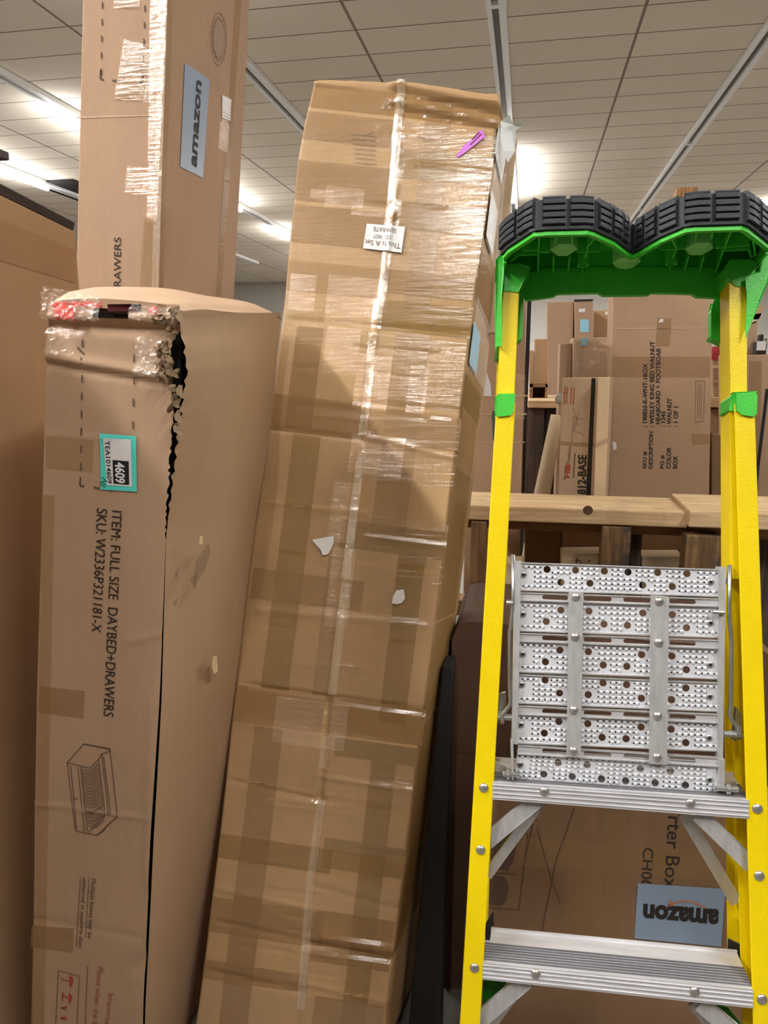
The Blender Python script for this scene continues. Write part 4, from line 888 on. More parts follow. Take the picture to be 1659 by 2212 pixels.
    sheet('carton_flap', q, [(1536, 795), (1575, 798), (1575, 792), (1536, 788)], K['kraft_pale'], o, 0.02)
    sheet('carton_flap', q, [(1536, 826), (1575, 826), (1575, 818), (1536, 822)], K['kraft_light'], o, 0.02)
    zs = atY(1560, 858, 3.55)[2]
    o = mesh('shelf_board', *boxv((atY(1530, 865, 3.55)[0], 3.55, zs-0.045), (atY(1588, 865, 3.55)[0], 4.0, zs)), K['wood'], bevel=0.002); tag(o, 'pale shelf board end between the printed carton and the right ladder leg', 'shelf')
    carton('stored_carton', 'brown carton under the shelf board, left of the right ladder leg', [(1530, 1100), (1586, 1100), (1587, 884), (1530, 884)], 3.62, 0.3, K['kraft_pink'])
    carton('stored_carton', 'darker carton low between the printed carton and the right ladder leg', [(1537, 1100), (1586, 1100), (1587, 948), (1537, 935)], 3.05, 0.12, K['kraft_dark'])
    # right edge
    o, p = carton('stored_carton', 'large brown carton at the right picture edge under the black bottle', [(1592, 1110), (1720, 1110), (1720, 766), (1592, 766)], 3.2, 0.3, K['kraft'])
    zt2 = atY(1630, 766, 3.2)[2]
    lines('strap', p, [[(1657, 840), (1650, 900), (1630, 1065)]], 0.012, K['black'], o, 0.002)
    sheet('tape_strip', p, [(1612, 1060), (1640, 1060), (1646, 780), (1618, 780)], K['tape_light'], o, 0.001)
    t, p = carton('open_carton', 'small carton with open flaps at the right picture edge', [(1605, 766), (1634, 766), (1638, 690), (1610, 700)], 3.35, 0.2, K['kraft_light'], z0=zt2+0.002)
    mesh('carton_flap', *prism([p.p(1612, 690), p.p(1640, 690), p.p(1652, 661), p.p(1630, 660)], (0, 0.006, 0)), K['kraft'], t)
    mesh('carton_flap', *prism([p.p(1608, 702), p.p(1632, 698), p.p(1648, 676), p.p(1622, 680)], (0, 0.006, 0)), K['kraft_pale'], t)
    q = atY(1642, 764, 3.27); x0, x1 = atY(1634, 760, 3.27)[0], atY(1652, 760, 3.27)[0]
    t = mesh('black_bottle', *boxv((x0, 3.27, zt2+0.001), (x1, 3.33, atY(1642, 738, 3.27)[2])), M['black'], bevel=0.006); tag(t, 'small black bottle with a white label on the carton at the right edge', 'bottle')
    mesh('neck', *boxv((x0+0.012, 3.28, atY(1642, 738, 3.27)[2]), (x1-0.006, 3.32, atY(1642, 722, 3.27)[2])), M['black'], t, bevel=0.003)
    mesh('bottle_label', *boxv((x0-0.001, 3.266, atY(1642, 757, 3.27)[2]), (x1+0.001, 3.27, atY(1642, 737, 3.27)[2])), M['label_white'], t)
    t = mesh('white_box', *boxv((atY(1655, 760, 3.28)[0], 3.28, zt2+0.001), (atY(1700, 760, 3.28)[0], 3.4, atY(1642, 728, 3.28)[2])), M['label_white'], bevel=0.003); tag(t, 'white box cut by the right picture edge beside the black bottle', 'box')
    # chipboard-clad post far behind
    a, b = atY(1463, 405, 6.0), atY(1508, 405, 6.0)
    o = mesh('wooden_post', *boxv((a[0], 6.0, 0), (b[0], 6.15, a[2])), K['osb'], bevel=0.004); tag(o, 'brown chipboard post top showing above the right hump of the ladder cap', 'post')
background()

# ------------------------------------------------------------------ the stepladder
def ladder():
    tilt, yaw = math.radians(15), math.radians(3.2)
    ex = np.array([math.cos(yaw), math.sin(yaw), 0]); ey = np.array([-math.sin(yaw), math.cos(yaw), 0])
    up = np.array([0, 0, math.cos(tilt)]) + ey*math.sin(tilt)
    O = np.array([0.177, 1.202, 0.874])
    LP = Panel(O, ex, up); nv = LP.n                 # nv points to the viewer
    root = empty('stepladder', (0.18, 1.1, 0)); tag(root, 'yellow fiberglass stepladder with green cap and folded metal platform', 'ladder')
    def W(s, t, w=0.0): return LP.o + LP.e1*s + LP.e2*t + nv*w
    def S(px, py, w=0.0): return LP.st(px, py, w)
    def slab(name, px, w, th, mat, parent=root, bevel=0.0, smooth=False):
        """outline in pixels measured on the plane at offset w, thickness th going back"""
        P = [W(*S(x, y, w), w) for x, y in px]
        return mesh(name, *prism(P, -nv*th), mat, parent, bevel=bevel, smooth=smooth)
    def bar(a, b, wd, dp, w=0.0, mat=None, name='bar', parent=root, bevel=0.003, side=None):
        """bar between plane points a,b (s,t), width wd across, depth dp behind w"""
        a, b = np.array(a), np.array(b); d = unit(b-a); n = np.array([-d[1], d[0]])*wd/2
        P = [W(*(a-n), w), W(*(b-n), w), W(*(b+n), w), W(*(a+n), w)]
        return mesh(name, *prism(P, -nv*dp), mat, parent, bevel=bevel)
    def half(z): return 0.2267+(0.874-z)*0.034
    # front rails: C-section, flange to the viewer, web on the outside
    for sgn, nm in ((-1, 'l'), (1, 'r')):
        zb, zt = 0.02, 1.535
        def e(z, off=0.0): return (sgn*(half(z))+off, (z-0.874)/math.cos(tilt))
        a, b = e(zb), e(zt)
        d = unit(np.array(b)-np.array(a)); n = np.array([-d[1], d[0]])
        fw = 0.034
        def strip(o0, o1, w0, w1):
            pts = []
            for p in (a, b):
                p = np.array(p)
                for o_, w_ in ((o0, w0), (o1, w0), (o1, w1), (o0, w1)): pts.append(W(*(p+np.array([o_, 0])), w_))
            return pts[:4]+pts[4:], [(0, 1, 2, 3), (7, 6, 5, 4), (0, 4, 5, 1), (1, 5, 6, 2), (2, 6, 7, 3), (3, 7, 4, 0)]
        h = fw/2
        mesh('front_rail', *join([strip(-h, h, 0, -0.004), strip(sgn*h-sgn*0.004, sgn*h, -0.004, -0.072), strip(-h if sgn < 0 else h-0.028, (-h+0.028) if sgn < 0 else h, -0.072, -0.076)]), M['yellow'], root, bevel=0.0015)
    # cap tray
    T0 = None
    # plane of the underside rim: perpendicular to the ladder plane at height t0
    t0 = S(1350, 560, 0.0)[1]+0.000
    UP_ = Panel(W(0, t0, 0), LP.e1, nv)              # e2 = nv : in-plane second axis is the distance towards the viewer
    def U(px, py, dt=0.0):
        o = W(0, t0+dt, 0); d = ray(px, py); k = ((o-E0)@LP.e2)/(d@LP.e2); q = E0+d*k-o
        return q@LP.e1, q@nv
    def G(s, w, dt=0.0): return W(s, t0+dt, w)
    rim_px = [(1089, 556), (1100, 543), (1155, 507), (1180, 505), (1268, 503), (1280, 506), (1325, 527), (1352, 548), (1366, 554), (1380, 549), (1430, 520), (1482, 498), (1500, 496), (1600, 493), (1612, 498), (1640, 520), (1660, 536)]
    rim = [U(*p) for p in rim_px]
    print('RIM', [tuple(round(float(v), 3) for v in r) for r in rim], 't0', t0)
    wb = -0.085                                       # back of the tray
    outline = rim + [(rim[-1][0]+0.004, wb), (rim[0][0]-0.004, wb)]
    cap = empty('cap', (0.18, 1.1, 0)); bpy.data.objects.remove(cap)
    H = 0.052
    def wall(name, pts, th, z0, z1, mat, closed=False, outward=0.0, parent=root):
        """vertical ribbon following pts (s,w), thickness th inwards"""
        n = len(pts); P = np.array(pts, float); T = np.gradient(P, axis=0); T /= np.linalg.norm(T, axis=1)[:, None]; N = np.stack([T[:, 1], -T[:, 0]], 1)
        c = P.mean(0); V = []
        for i in range(n):
            nn = N[i] if N[i]@(P[i]-c+np.array([0, 0.2])) > 0 else -N[i]
            a = P[i]+nn*outward; b = a-nn*th
            V += [G(a[0], a[1], z0), G(b[0], b[1], z0), G(b[0], b[1], z1), G(a[0], a[1], z1)]
        F = []
        for i in range(n-1):
            for k in range(4): F.append((i*4+k, i*4+(k+1) % 4, (i+1)*4+(k+1) % 4, (i+1)*4+k))
        F += [(0, 1, 2, 3), ((n-1)*4+3, (n-1)*4+2, (n-1)*4+1, (n-1)*4)]
        return V, F
    top = mesh('cap', *join([prism([G(s, w, H-0.004) for s, w in outline], LP.e2*0.004),
                             wall('w', rim, 0.005, 0, H, None), wall('rimlip', rim, 0.008, -0.004, 0.003, None, outward=0.003),
                             wall('s', [(rim[0][0], rim[0][1]), (rim[0][0]-0.004, wb)], 0.005, -0.01, H, None),
                             wall('s', [(rim[-1][0], rim[-1][1]), (rim[-1][0]+0.004, wb)], 0.005, -0.01, H, None)]), M['green'], root, bevel=0.0015)
    # apron at the back of the tray, hanging down
    ap = [(1126, 640), (1122, 622), (1128, 605), (1142, 590), (1168, 580), (1240, 577), (1350, 578), (1450, 577), (1540, 578), (1570, 588), (1574, 600), (1576, 638), (1568, 643), (1506, 641), (1494, 634), (1408, 632), (1400, 637), (1302, 638), (1292, 632), (1205, 634), (1196, 640), (1136, 648)]
    slab('apron', ap, -0.070, 0.010, M['green'], top, bevel=0.002)
    mesh('apron', *prism([G(s, w, z) for s, w, z in ((rim[0][0], -0.08, -0.02), (rim[-1][0], -0.08, -0.02), (rim[-1][0], -0.08, H-0.004), (rim[0][0], -0.08, H-0.004))], nv*0.006), M['green'], top)
    # rubber bumper blocks following the rim
    P = np.array(rim); seglen = np.r_[0, np.cumsum(np.linalg.norm(np.diff(P, axis=0), axis=1))]; tot = seglen[-1]
    def at(u): return np.array([np.interp(u*tot, seglen, P[:, 0]), np.interp(u*tot, seglen, P[:, 1])])
    def blk(u0, u1, zs, z0, z1, outw, th=0.008):
        pts = [at(u) for u in np.linspace(u0, u1, max(3, int((u1-u0)*60)))]
        return wall('b', pts, th, z0, z1, None, outward=outw)
    mesh('rubber_bumper', *join([blk(0.0, 1.0, 0, 0.004, 0.056, 0.007)]), M['rubber'], top, bevel=0.001)
    cuts = [0.0, .10, .175, .245, .315, .375, .425, .465, .535, .575, .625, .69, .76, .83, .90, .96, 1.0]
    parts = []
    for a, b in zip(cuts[:-1], cuts[1:]):
        if a == .465: continue
        g = 0.006
        for k in range(4):
            parts.append(blk(a+g, b-g, 0, 0.012+k*0.0115, 0.012+k*0.0115+0.009, 0.012, 0.006))
        parts.append(blk(a+g, b-g, 0, 0.056, 0.060, 0.010, 0.012))
    mesh('rubber_tread', *join(parts), M['rubber'], top, bevel=0.001)
    # green tabs on the top edge
    for (x, y) in ((1178, 455), (1234, 451), (1285, 456), (1467, 446), (1517, 440), (1578, 440)):
        s, w = U(x, y, H+0.004); mesh('cap_tab', *prism([G(s-0.011, w-0.010, H), G(s+0.011, w-0.010, H), G(s+0.011, w-0.028, H), G(s-0.011, w-0.028, H)], LP.e2*0.014), plain('bright_green', (84, 225, 70), 0.4), top, bevel=0.002)
    # ribs under the tray
    def rib(pl, z0=0.002, th=0.003, name='rib'):
        q = [U(*p) for p in pl]; V, F = [], []
        for a, b in zip(q[:-1], q[1:]):
            a, b = np.array(a), np.array(b); d = unit(b-a); n = np.array([-d[1], d[0]])*th/2
            v, f = prism([G(*(a-n), z0), G(*(b-n), z0), G(*(b+n), z0), G(*(a+n), z0)], LP.e2*(H-0.006-z0)); V, F = join([(V, F), (v, f)])
        return V, F
    ribs = [[(1165, 516), (1163, 545), (1162, 600)], [(1201, 514), (1198, 530)], [(1196, 560), (1194, 602)], [(1235, 514), (1236, 530)], [(1230, 562), (1226, 600)], [(1130, 544), (1164, 544)], [(1120, 555), (1164, 553)], [(1164, 548), (1190, 548)],
            [(1245, 548), (1296, 546)], [(1284, 520), (1270, 535), (1264, 562)], [(1259, 582), (1256, 597)], [(1120, 555), (1100, 570)],
            [(1450, 518), (1462, 540), (1452, 562)], [(1428, 543), (1480, 541)], [(1448, 580), (1446, 594)], [(1506, 502), (1500, 524)], [(1540, 500), (1536, 520)], [(1487, 558), (1477, 594)], [(1520, 558), (1510, 594)], [(1580, 502), (1562, 545), (1545, 594)],
            [(1545, 540), (1620, 532)], [(1562, 545), (1618, 543)], [(1625, 515), (1632, 555)], [(1618, 543), (1622, 560), (1632, 555)]]
    for r in ribs: mesh('rib', *rib(r), M['green'], top)
    def boss(cx_, cy__, rx, ry, z0, z1, nn=6, mat='green_boss_lit', name='hex_boss', ph=0.0):
        s, w = U(cx_, cy__, z0); V = []
        sx = abs(U(cx_+rx, cy__, z0)[0]-s)
        sw = abs(U(cx_, cy__+ry, z0)[1]-w)
        sw = min(sw, sx*1.1)
        for z, k in ((z0, 0.62), (z0+0.006, 1.0), (z1, 1.02)):
            for i in range(nn): V.append(G(s+sx*k*math.cos(ph+2*math.pi*i/nn), w+sw*k*math.sin(ph+2*math.pi*i/nn), z))
        F = [(i, (i+1) % nn, nn+(i+1) % nn, nn+i) for i in range(nn)] + [(nn+i, nn+(i+1) % nn, 2*nn+(i+1) % nn, 2*nn+i) for i in range(nn)] + [tuple(range(nn))[::-1]]
        return mesh(name, V, F, M[mat], top)
    boss(1218, 546, 30, 15, 0.0, H-0.004); boss(1510, 544, 31, 15, 0.0, H-0.004); boss(1353, 574, 30, 14, -0.002, H-0.004, 8)
    for (x, y) in ((1260, 574), (1450, 571)):
        s, w = U(x, y, 0.0); R = 0.0105; n = 18; V = []
        for z in (0.0, H-0.005):
            for r in (R, R*0.68):
                for i in range(n): V.append(G(s+r*math.cos(2*math.pi*i/n), w+r*math.sin(2*math.pi*i/n), z))
        F = []
        for i in range(n):
            j = (i+1) % n; F += [(i, j, n+j, n+i), (i, 2*n+i, 2*n+j, j), (n+i, n+j, 3*n+j, 3*n+i)]
        mesh('ring_boss', V, F, M['green'], top)
    # side brackets and shoulders of the cap
    slab('side_bracket', [(1073, 745), (1071, 620), (1074, 560), (1086, 548), (1090, 556), (1088, 600), (1084, 640), (1080, 745)], 0.0, 0.11, M['green'], top, bevel=0.003)
    slab('side_bracket', [(1113, 738), (1126, 728), (1128, 640), (1122, 625), (1112, 640)], -0.045, 0.03, M['green'], top, bevel=0.003)
    slab('side_bracket', [(1614, 712), (1617, 640), (1614, 600), (1640, 585), (1655, 545), (1664, 560), (1662, 600)], 0.0, 0.11, M['green'], top, bevel=0.003)
    slab('side_bracket', [(1576, 740), (1560, 736), (1541, 726), (1541, 668), (1548, 648), (1576, 646)], -0.10, 0.03, M['green'], top, bevel=0.004)
    slab('shoulder', [(1081, 625), (1078, 588), (1084, 575), (1120, 572), (1142, 578), (1134, 600), (1118, 628)], -0.01, 0.06, M['green'], top, bevel=0.004)
    slab('shoulder', [(1572, 600), (1568, 575), (1580, 562), (1620, 562), (1636, 568), (1628, 606), (1612, 618), (1590, 616)], -0.01, 0.06, M['green'], top, bevel=0.004)
    # upper rails (between the hooks and the cap)
    slab('upper_rail', [(1062, 1250), (1093, 1250), (1120, 622), (1083, 622)], -0.012, 0.003, M['yellow'], bevel=0.001)
    slab('upper_rail', [(1084, 1250), (1093, 1250), (1122, 622), (1117, 622)], -0.0151, 0.05, M['yellow'], bevel=0.001)
    slab('upper_rail', [(1583, 1250), (1614, 1250), (1613, 610), (1575, 610)], -0.012, 0.003, M['yellow'], bevel=0.001)
    slab('upper_rail', [(1578, 1250), (1588, 1250), (1580, 610), (1575, 610)], -0.0151, 0.05, M['yellow'], bevel=0.001)
    # rear rails
    slab('rear_rail', [(1573, 2085), (1600, 2085), (1578, 668), (1555, 668)], -0.105, 0.004, M['yellow'], bevel=0.001)
    slab('rear_rail', [(1597, 1992), (1626, 1995), (1594, 1000), (1577, 1000)], -0.085, 0.02, M['yellow'], bevel=0.001)
    slab('rear_rail', [(1025, 2120), (1050, 2120), (1098, 668), (1078, 668)], -0.105, 0.004, M['yellow'], bevel=0.001)
    slab('rail_label', [(1560, 1262), (1584, 1262), (1580, 1177), (1559, 1177)], -0.1045, 0.001, plain('gray_label', (110, 118, 122), 0.6))['label'] = 'gray label on the rear rail'
    slab('strap', [(1573, 2028), (1596, 2042), (1622, 2110), (1626, 2108), (1624, 2052), (1600, 2050), (1598, 2040), (1575, 2028), (1573, 2060), (1594, 2066), (1604, 2088)][0:0] or [(1575, 2030), (1600, 2042), (1624, 2058), (1625, 2110), (1604, 2088), (1592, 2064), (1574, 2058)], -0.080, 0.006, M['black'], bevel=0.001)
    slab('strap', [(1054, 1990), (1065, 1975), (1066, 1998), (1060, 2003), (1058, 2035), (1050, 2036), (1048, 2000)], -0.05, 0.006, M['black'], bevel=0.001)
    # green hooks on top of the front rails
    slab('rail_hook', [(1070, 894), (1076, 899), (1103, 896), (1109, 889), (1112, 851), (1076, 852), (1072, 858)], 0.004, 0.008, M['green'], bevel=0.003)
    slab('rail_hook', [(1069, 900), (1070, 858), (1078, 851), (1105, 851), (1103, 856), (1075, 860), (1075, 898)], -0.004, 0.05, M['green'], bevel=0.002)
    slab('rail_hook', [(1590, 870), (1592, 887), (1603, 896), (1628, 899), (1635, 894), (1636, 852), (1630, 847), (1590, 848)], 0.004, 0.008, M['green'], bevel=0.003)
    slab('rail_hook', [(1577, 885), (1577, 858), (1584, 848), (1632, 847), (1630, 853), (1592, 853), (1587, 862), (1587, 886)], -0.004, 0.05, M['green'], bevel=0.002)
    slab('hook_pad', [(1065, 940), (1063, 890), (1070, 886), (1071, 960)], -0.02, 0.04, M['rubber'])
    # steps
    def step(t_left_px, t_right_px, b_left_px, b_right_px, tread=0.078, bw=0.0):
        a, b = S(*t_left_px), S(*t_right_px); c, d = S(*b_left_px), S(*b_right_px)
        fr = [W(*c, 0.001), W(*d, 0.001), W(*b, 0.001), W(*a, 0.001)]
        st = mesh('step', *prism(fr, -nv*0.004), M['alu'], root, bevel=0.001)
        A, B = W(*a, 0.001), W(*b, 0.001); back = ey*tread
        mesh('tread', *prism([A+[0, 0, -0.004], B+[0, 0, -0.004], B+back+[0, 0, -0.004], A+back+[0, 0, -0.004]], (0, 0, 0.004)), M['alu'], st)
        mesh('back_flange', *prism([A+back+[0, 0, -0.04], B+back+[0, 0, -0.04], B+back+[0, 0, 0.004], A+back+[0, 0, 0.004]], ey*0.003), M['alu'], st)
        rid = []
        for k in range(7):
            o_ = ey*(0.006+k*0.006); rid.append(prism([A+o_+[0, 0, 0.0], B+o_+[0, 0, 0.0], B+o_+[0, 0, 0.0025], A+o_+[0, 0, 0.0025]], ey*0.0022))
        mesh('tread_ridges', *join(rid), M['alu_groove'], st)
        gr = []
        for k in (0.12, 0.34, 0.60, 0.84):
            p, q = lerp(fr[3], fr[0], k), lerp(fr[2], fr[1], k); gr.append(prism([p, q, q-LP.e2*0.0014, p-LP.e2*0.0014], nv*0.0016))
        mesh('front_ridges', *join(gr), M['alu'], st)
        return st
    step((1064, 1690), (1617, 1728), (1064, 1726), (1617, 1768))
    step((1043, 2079), (1626, 2137), (1043, 2115), (1626, 2177))
    # rivets
    for (x, y, r) in ((1045, 1702, .0085), (1038, 1836, .0085), (1025, 2091, .0085), (1636, 1747, .0088), (1640, 1892, .0088), (1646, 2159, .0088)):
        s = S(x, y); mesh('rivet', *dome(W(*s, 0.0), nv, r, 0.004), M['rivet'], root, smooth=True)
    for (x, y) in ((1176, 1709), (1491, 1735), (1157, 2103), (1500, 2141)):
        s = S(x, y); mesh('rivet', *dome(W(*s, 0.002), nv, .0085, 0.004), M['rivet'], root, smooth=True)
    # diagonal braces
    def brace(p, q, w0, w1, wd=0.012):
        a, b = W(*S(*p, w0), w0), W(*S(*q, w1), w1)
        d = unit(b-a); n = unit(np.cross(d, nv))*wd
        return mesh('brace', *prism([a-n, b-n, b+n, a+n], -nv*0.008), M['alu_dull'], root, bevel=0.003)
    brace((1160, 1730), (1052, 1818), -0.012, -0.012); brace((1172, 1730), (1052, 1892), -0.03, -0.045, 0.008)
    brace((1510, 1760), (1622, 1868), -0.012, -0.012); brace((1478, 1758), (1592, 1950), -0.03, -0.075, 0.010)
    brace((1140, 2118), (1030, 2210), -0.012, -0.012); brace((1125, 2130), (1040, 2240), -0.03, -0.05, 0.009)
    brace((1515, 2170), (1620, 2260), -0.012, -0.012); brace((1500, 2168), (1590, 2290), -0.03, -0.05, 0.009)
    slab('foot_bracket', [(1042, 2162), (1044, 2114), (1096, 2122), (1075, 2150), (1042, 2180)], -0.06, 0.01, plain('dark_green_plastic', (24, 120, 24), 0.5))
    slab('foot_bracket', [(1545, 2170), (1572, 2176), (1600, 2212), (1600, 2240), (1580, 2230)], -0.06, 0.01, plain('dark_green_plastic', (24, 120, 24), 0.5))

    # ---- folded platform
    w = -0.014
    pf = empty('platform', (0, 0, 0)); bpy.data.objects.remove(pf)
    sc = 2.373
    q = lambda x, y: (960+x/sc, 1160+y/sc)
    big = [(526, 166), (672, 170), (820, 175), (941, 180), (1093, 182), (1243, 188), (598, 232), (746, 237), (1016, 247), (1168, 254), (597, 375), (741, 380), (1017, 390), (1168, 398), (522, 433), (818, 447), (938, 453), (1241, 465),
           (592, 580), (738, 588), (1011, 603), (1166, 610), (518, 640), (814, 656), (935, 663), (1240, 680), (516, 733), (813, 748), (934, 757), (1238, 774), (590, 800), (737, 808), (1010, 827), (1164, 834),
           (587, 946), (735, 957), (1008, 974), (1162, 985), (512, 1005), (808, 1027), (931, 1034), (1237, 1054), (583, 1157), (731, 1168), (1004, 1188), (1158, 1200), (509, 1215), (655, 1228), (805, 1240), (929, 1250), (1080, 1260), (1235, 1272)]
    rows = [((388, 132), (1412, 168), (1412, 304), (388, 272)), ((386, 328), (1408, 362), (1408, 514), (384, 480)), ((384, 530), (1406, 570), (1398, 726), (384, 690)), ((384, 706), (1398, 748), (1398, 892), (380, 850)),
            ((378, 906), (1396, 944), (1396, 1095), (374, 1055)), ((372, 1105), (1396, 1150), (1396, 1320), (360, 1240))]
    def plate_curve(outer, holes):
        """flat sheet with holes, 1.6 mm thick"""
        pts, eds = [], []
        for pl in [outer]+holes:
            k = len(pts); n = len(pl); pts += [Vector((float(a), float(b))) for a, b in pl]; eds += [(k+i, k+(i+1) % n) for i in range(n)]
        v, _, f, *_r = delaunay_2d_cdt(pts, eds, [], 0, 1e-7)
        P = np.array([[p[0], p[1]] for p in v]); hb = [(np.array(h), np.mean(np.array(h), 0), np.max(np.linalg.norm(np.array(h)-np.mean(np.array(h), 0), axis=1))) for h in holes]
        HC_ = np.array([h[1] for h in hb]); HR = np.array([h[2] for h in hb])
        def inside(c, pl):
            r = False; n = len(pl); j = n-1
            for i in range(n):
                if (pl[i][1] > c[1]) != (pl[j][1] > c[1]) and c[0] < (pl[j][0]-pl[i][0])*(c[1]-pl[i][1])/(pl[j][1]-pl[i][1])+pl[i][0]: r = not r
                j = i
            return r
        keep = []
        ou = np.array([tuple(p) for p in outer])
        for t in f:
            c = P[list(t)].mean(0)
            if not inside(c, ou): continue
            near = np.where(np.linalg.norm(HC_-c, axis=1) < HR)[0]
            if any(inside(c, hb[i][0]) for i in near): continue
            keep.append(tuple(t))
        return [(p[0], p[1], 0.0) for p in P], keep
    frame = None
    # side channels carry the plates
    def chan(px, wf, th, nm='side_channel', mat='alu_dull'):
        return slab(nm, px, wf, th, M[mat], root, bevel=0.001)
    plat = chan([q(*p) for p in ((345, 1060), (375, 1062), (392, 124), (358, 122))], -0.004, 0.022, 'platform_channel')
    chan([q(*p) for p in ((1403, 1160), (1427, 1162), (1443, 156), (1411, 152))], -0.004, 0.022, 'platform_channel')
    pitch_s = None
    for ri, rq in enumerate(rows):
        tl, tr, br, bl = [S(*q(*p), w) for p in rq]
        hs = []
        for (x, y) in big:
            f = (x-rq[0][0])/(rq[1][0]-rq[0][0]); yt = rq[0][1]+(rq[1][1]-rq[0][1])*f; yb = rq[3][1]+(rq[2][1]-rq[3][1])*f
            if yt+4 < y < yb-4: hs.append((S(*q(x, y), w), (x, y)))
        def circ(c, r, n): return [(c[0]+r*math.cos(2*math.pi*i/n), c[1]+r*math.sin(2*math.pi*i/n)) for i in range(n)]
        holes = [circ(c, 0.0062, 14) for c, _ in hs]
        W_ = np.linalg.norm(tr-tl); Hh = np.linalg.norm(bl-tl); nx = 33; ny = 5 if ri in (1, 2, 3, 4) else (5 if ri == 0 else 6)
        dm = []
        for j in range(ny):
            for i in range(nx):
                f, g = (i+0.5)/nx, (j+0.5)/ny
                g = 0.06+0.88*g
                c = lerp(lerp(tl, tr, f), lerp(bl, br, f), g)
                if i < 2 or i > nx-3:
                    if j in (1, 2, 3): continue
                if any(np.hypot(*(c-h[0])) < 0.0105 for h in hs): continue
                holes.append(circ(c, 0.0018, 6)); dm.append(c)
        V, F = plate_curve([tuple(tl), tuple(tr), tuple(br), tuple(bl)], holes)
        pm = mesh('platform_plate', [W(v[0], v[1], w+v[2]) for v in V], F, M['alu_plate'], root)
        # pressed dimples between the pin holes
        dv = []
        for c in dm[::1]:
            c2 = c + (tr-tl)/nx*0.5
            if any(np.hypot(*(c2-h[0])) < 0.0095 for h in hs): continue
            dv.append(dome(W(c2[0], c2[1], w+0.0008), nv, 0.0037, 0.0011, 8, 2))
        V, F = join(dv); o = mesh('dimples', V, F, M['alu_plate'], pm, smooth=True)
        # folded edges of the plate
        for a, b in ((tl, tr), (bl, br)):
            bar(a, b, 0.0022, 0.018, w+0.003, M['alu_dull'], 'folded_edge', pm, 0.0004)
    # slotted bars across
    bars = [((388, 290), (1412, 322), 34), ((386, 497), (1408, 534), 36), ((380, 868), (1400, 912), 38), ((375, 1070), (1400, 1134), 38)]
    slots = [(500, 632), (712, 855), (915, 1055), (1150, 1285)]
    for a, b, hgt in bars:
        fa = lambda x: a[1]+(b[1]-a[1])*(x-a[0])/(b[0]-a[0])
        o4 = [S(*q(a[0], a[1]-4), w), S(*q(b[0], b[1]-4), w), S(*q(b[0], b[1]+hgt), w), S(*q(a[0], a[1]+hgt), w)]
        holes = []
        for x0, x1 in slots:
            r = 11; pl = []
            for k in range(9): th = math.pi/2+math.pi*k/8; pl.append((x0+r+r*math.cos(th), fa(x0)+hgt*0.42+r*math.sin(th)))
            for k in range(9): th = -math.pi/2+math.pi*k/8; pl.append((x1-r+r*math.cos(th), fa(x1)+hgt*0.42+r*math.sin(th)))
            holes.append([tuple(S(*q(*p), w)) for p in pl])
        V, F = plate_curve([tuple(p) for p in o4], holes)
        bo = mesh('platform_bar', [W(v[0], v[1], w+0.004+v[2]) for v in V], F, M['alu'], root)
        bar(o4[0], o4[1], 0.002, 0.010, w+0.0062, M['alu_dull'], 'folded_edge', bo, 0.0004); bar(o4[3], o4[2], 0.002, 0.010, w+0.0062, M['alu_dull'], 'folded_edge', bo, 0.0004)
    # two upright straps with rivets
    for px in ([(640, 280), (712, 284), (698, 1130), (628, 1124)], [(1062, 300), (1150, 308), (1140, 1166), (1052, 1160)]):
        s_ = slab('platform_strap', [q(*p) for p in px], w+0.012, 0.006, M['alu_dull'], root, bevel=0.0015)
    for i, (x, y) in enumerate(((675, 307), (671, 513), (663, 888), (661, 1097), (1102, 330), (1100, 541), (1094, 918), (1091, 1130))):
        c = S(*q(x, y), w+0.013); mesh('rivet', *dome(W(*c, w+0.012), nv, 0.0078, 0.0045), M['rivet'], root, smooth=True)
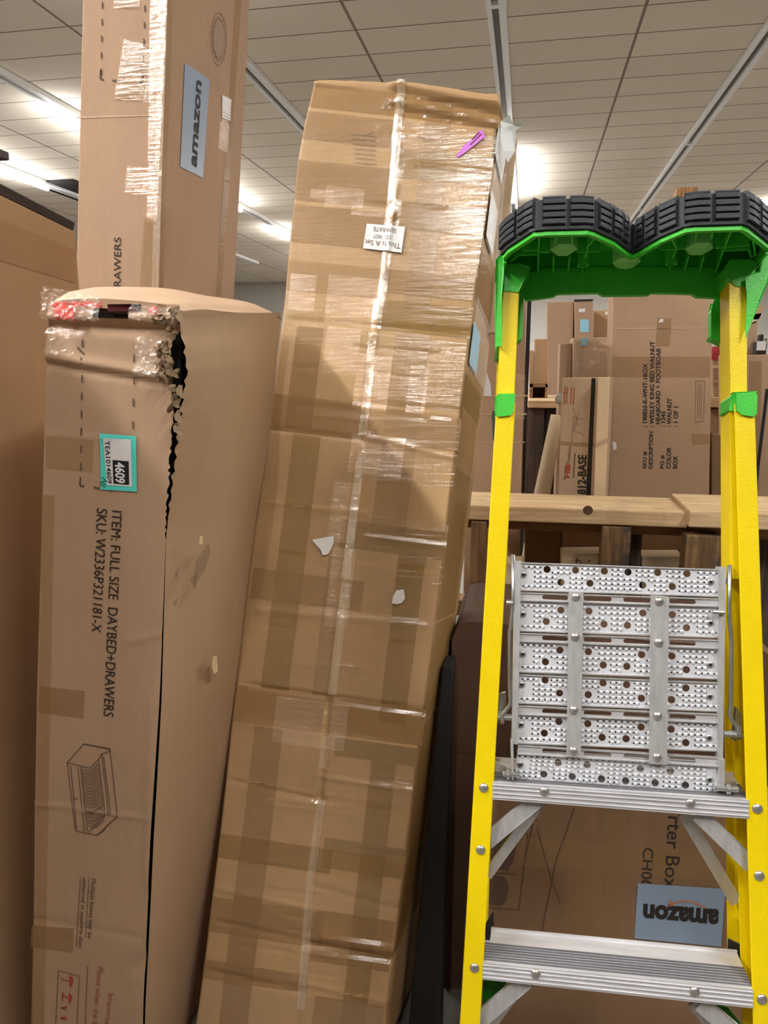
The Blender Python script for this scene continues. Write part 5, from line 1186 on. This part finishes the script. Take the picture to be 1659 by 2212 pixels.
    for (x, y) in ((405, 192), (402, 395), (400, 600), (396, 757), (392, 963), (388, 1168), (1366, 230), (1365, 440), (1363, 655), (1361, 818), (1358, 1030), (1360, 1245)):
        c = S(*q(x, y), w+0.002); P0 = W(*c, w+0.001)
        b_ = mesh('bolt', *dome(P0, nv, 0.0060, 0.0022), M['steel'], root, smooth=True)
        mesh('bolt_socket', *dome(P0+nv*0.0020, nv, 0.0030, 0.0006, 6), M['black'], b_)
    # bent locking rods
    rod = lambda pl, w_: mesh('locking_rod', *tube([W(*S(x, y, w_), w_) for x, y in pl], 0.0036, 8), M['steel'], root, smooth=True)
    rod([(1108, 1198), (1108, 1300), (1105, 1340), (1101, 1365), (1101, 1480), (1103, 1515), (1100, 1525), (1088, 1540), (1084, 1550), (1086, 1562)], -0.006)
    rod([(1576, 1220), (1575, 1300), (1576, 1340), (1580, 1385), (1579, 1520), (1577, 1545), (1582, 1558), (1596, 1572), (1598, 1590)], -0.006)
    slab('rod_clip', [(1076, 1560), (1078, 1500), (1092, 1498), (1093, 1520), (1086, 1565)], -0.02, 0.015, M['steel'], bevel=0.001)
    slab('rod_clip', [(1586, 1600), (1592, 1530), (1600, 1545), (1602, 1596)], -0.02, 0.015, M['steel'], bevel=0.001)
    def pin(x, y, r, L, w_):
        c = W(*S(x, y, w_), w_); mesh('hinge_pin', *tube([c-ex*L/2, c+ex*L/2], r, 12), M['steel'], root, bevel=0.001)
    pin(1092, 1549, 0.006, 0.03, -0.012); pin(1585, 1586, 0.006, 0.035, -0.012); pin(1104, 1672, 0.005, 0.03, -0.004); pin(1098, 1672, 0.009, 0.006, -0.004); pin(1568, 1703, 0.005, 0.04, -0.004); pin(1572, 1703, 0.009, 0.007, -0.004); pin(1101, 1302, 0.005, 0.012, -0.004); pin(1552, 1322, 0.004, 0.02, 0.0)
    # lower ears of the platform
    slab('platform_ear', [(1105, 1685), (1103, 1600), (1109, 1600), (1110, 1685)], -0.002, 0.02, M['alu_dull'])
    slab('platform_ear', [(1552, 1700), (1556, 1640), (1566, 1640), (1565, 1700)], -0.002, 0.02, M['alu_dull'])
    slab('hinge_plate', [(1066, 1690), (1066, 1648), (1090, 1655), (1104, 1668), (1108, 1690)], -0.03, 0.004, M['alu_dull'])
    slab('hinge_plate', [(1560, 1725), (1562, 1690), (1590, 1690), (1600, 1725)], -0.03, 0.004, M['alu_dull'])
ladder()
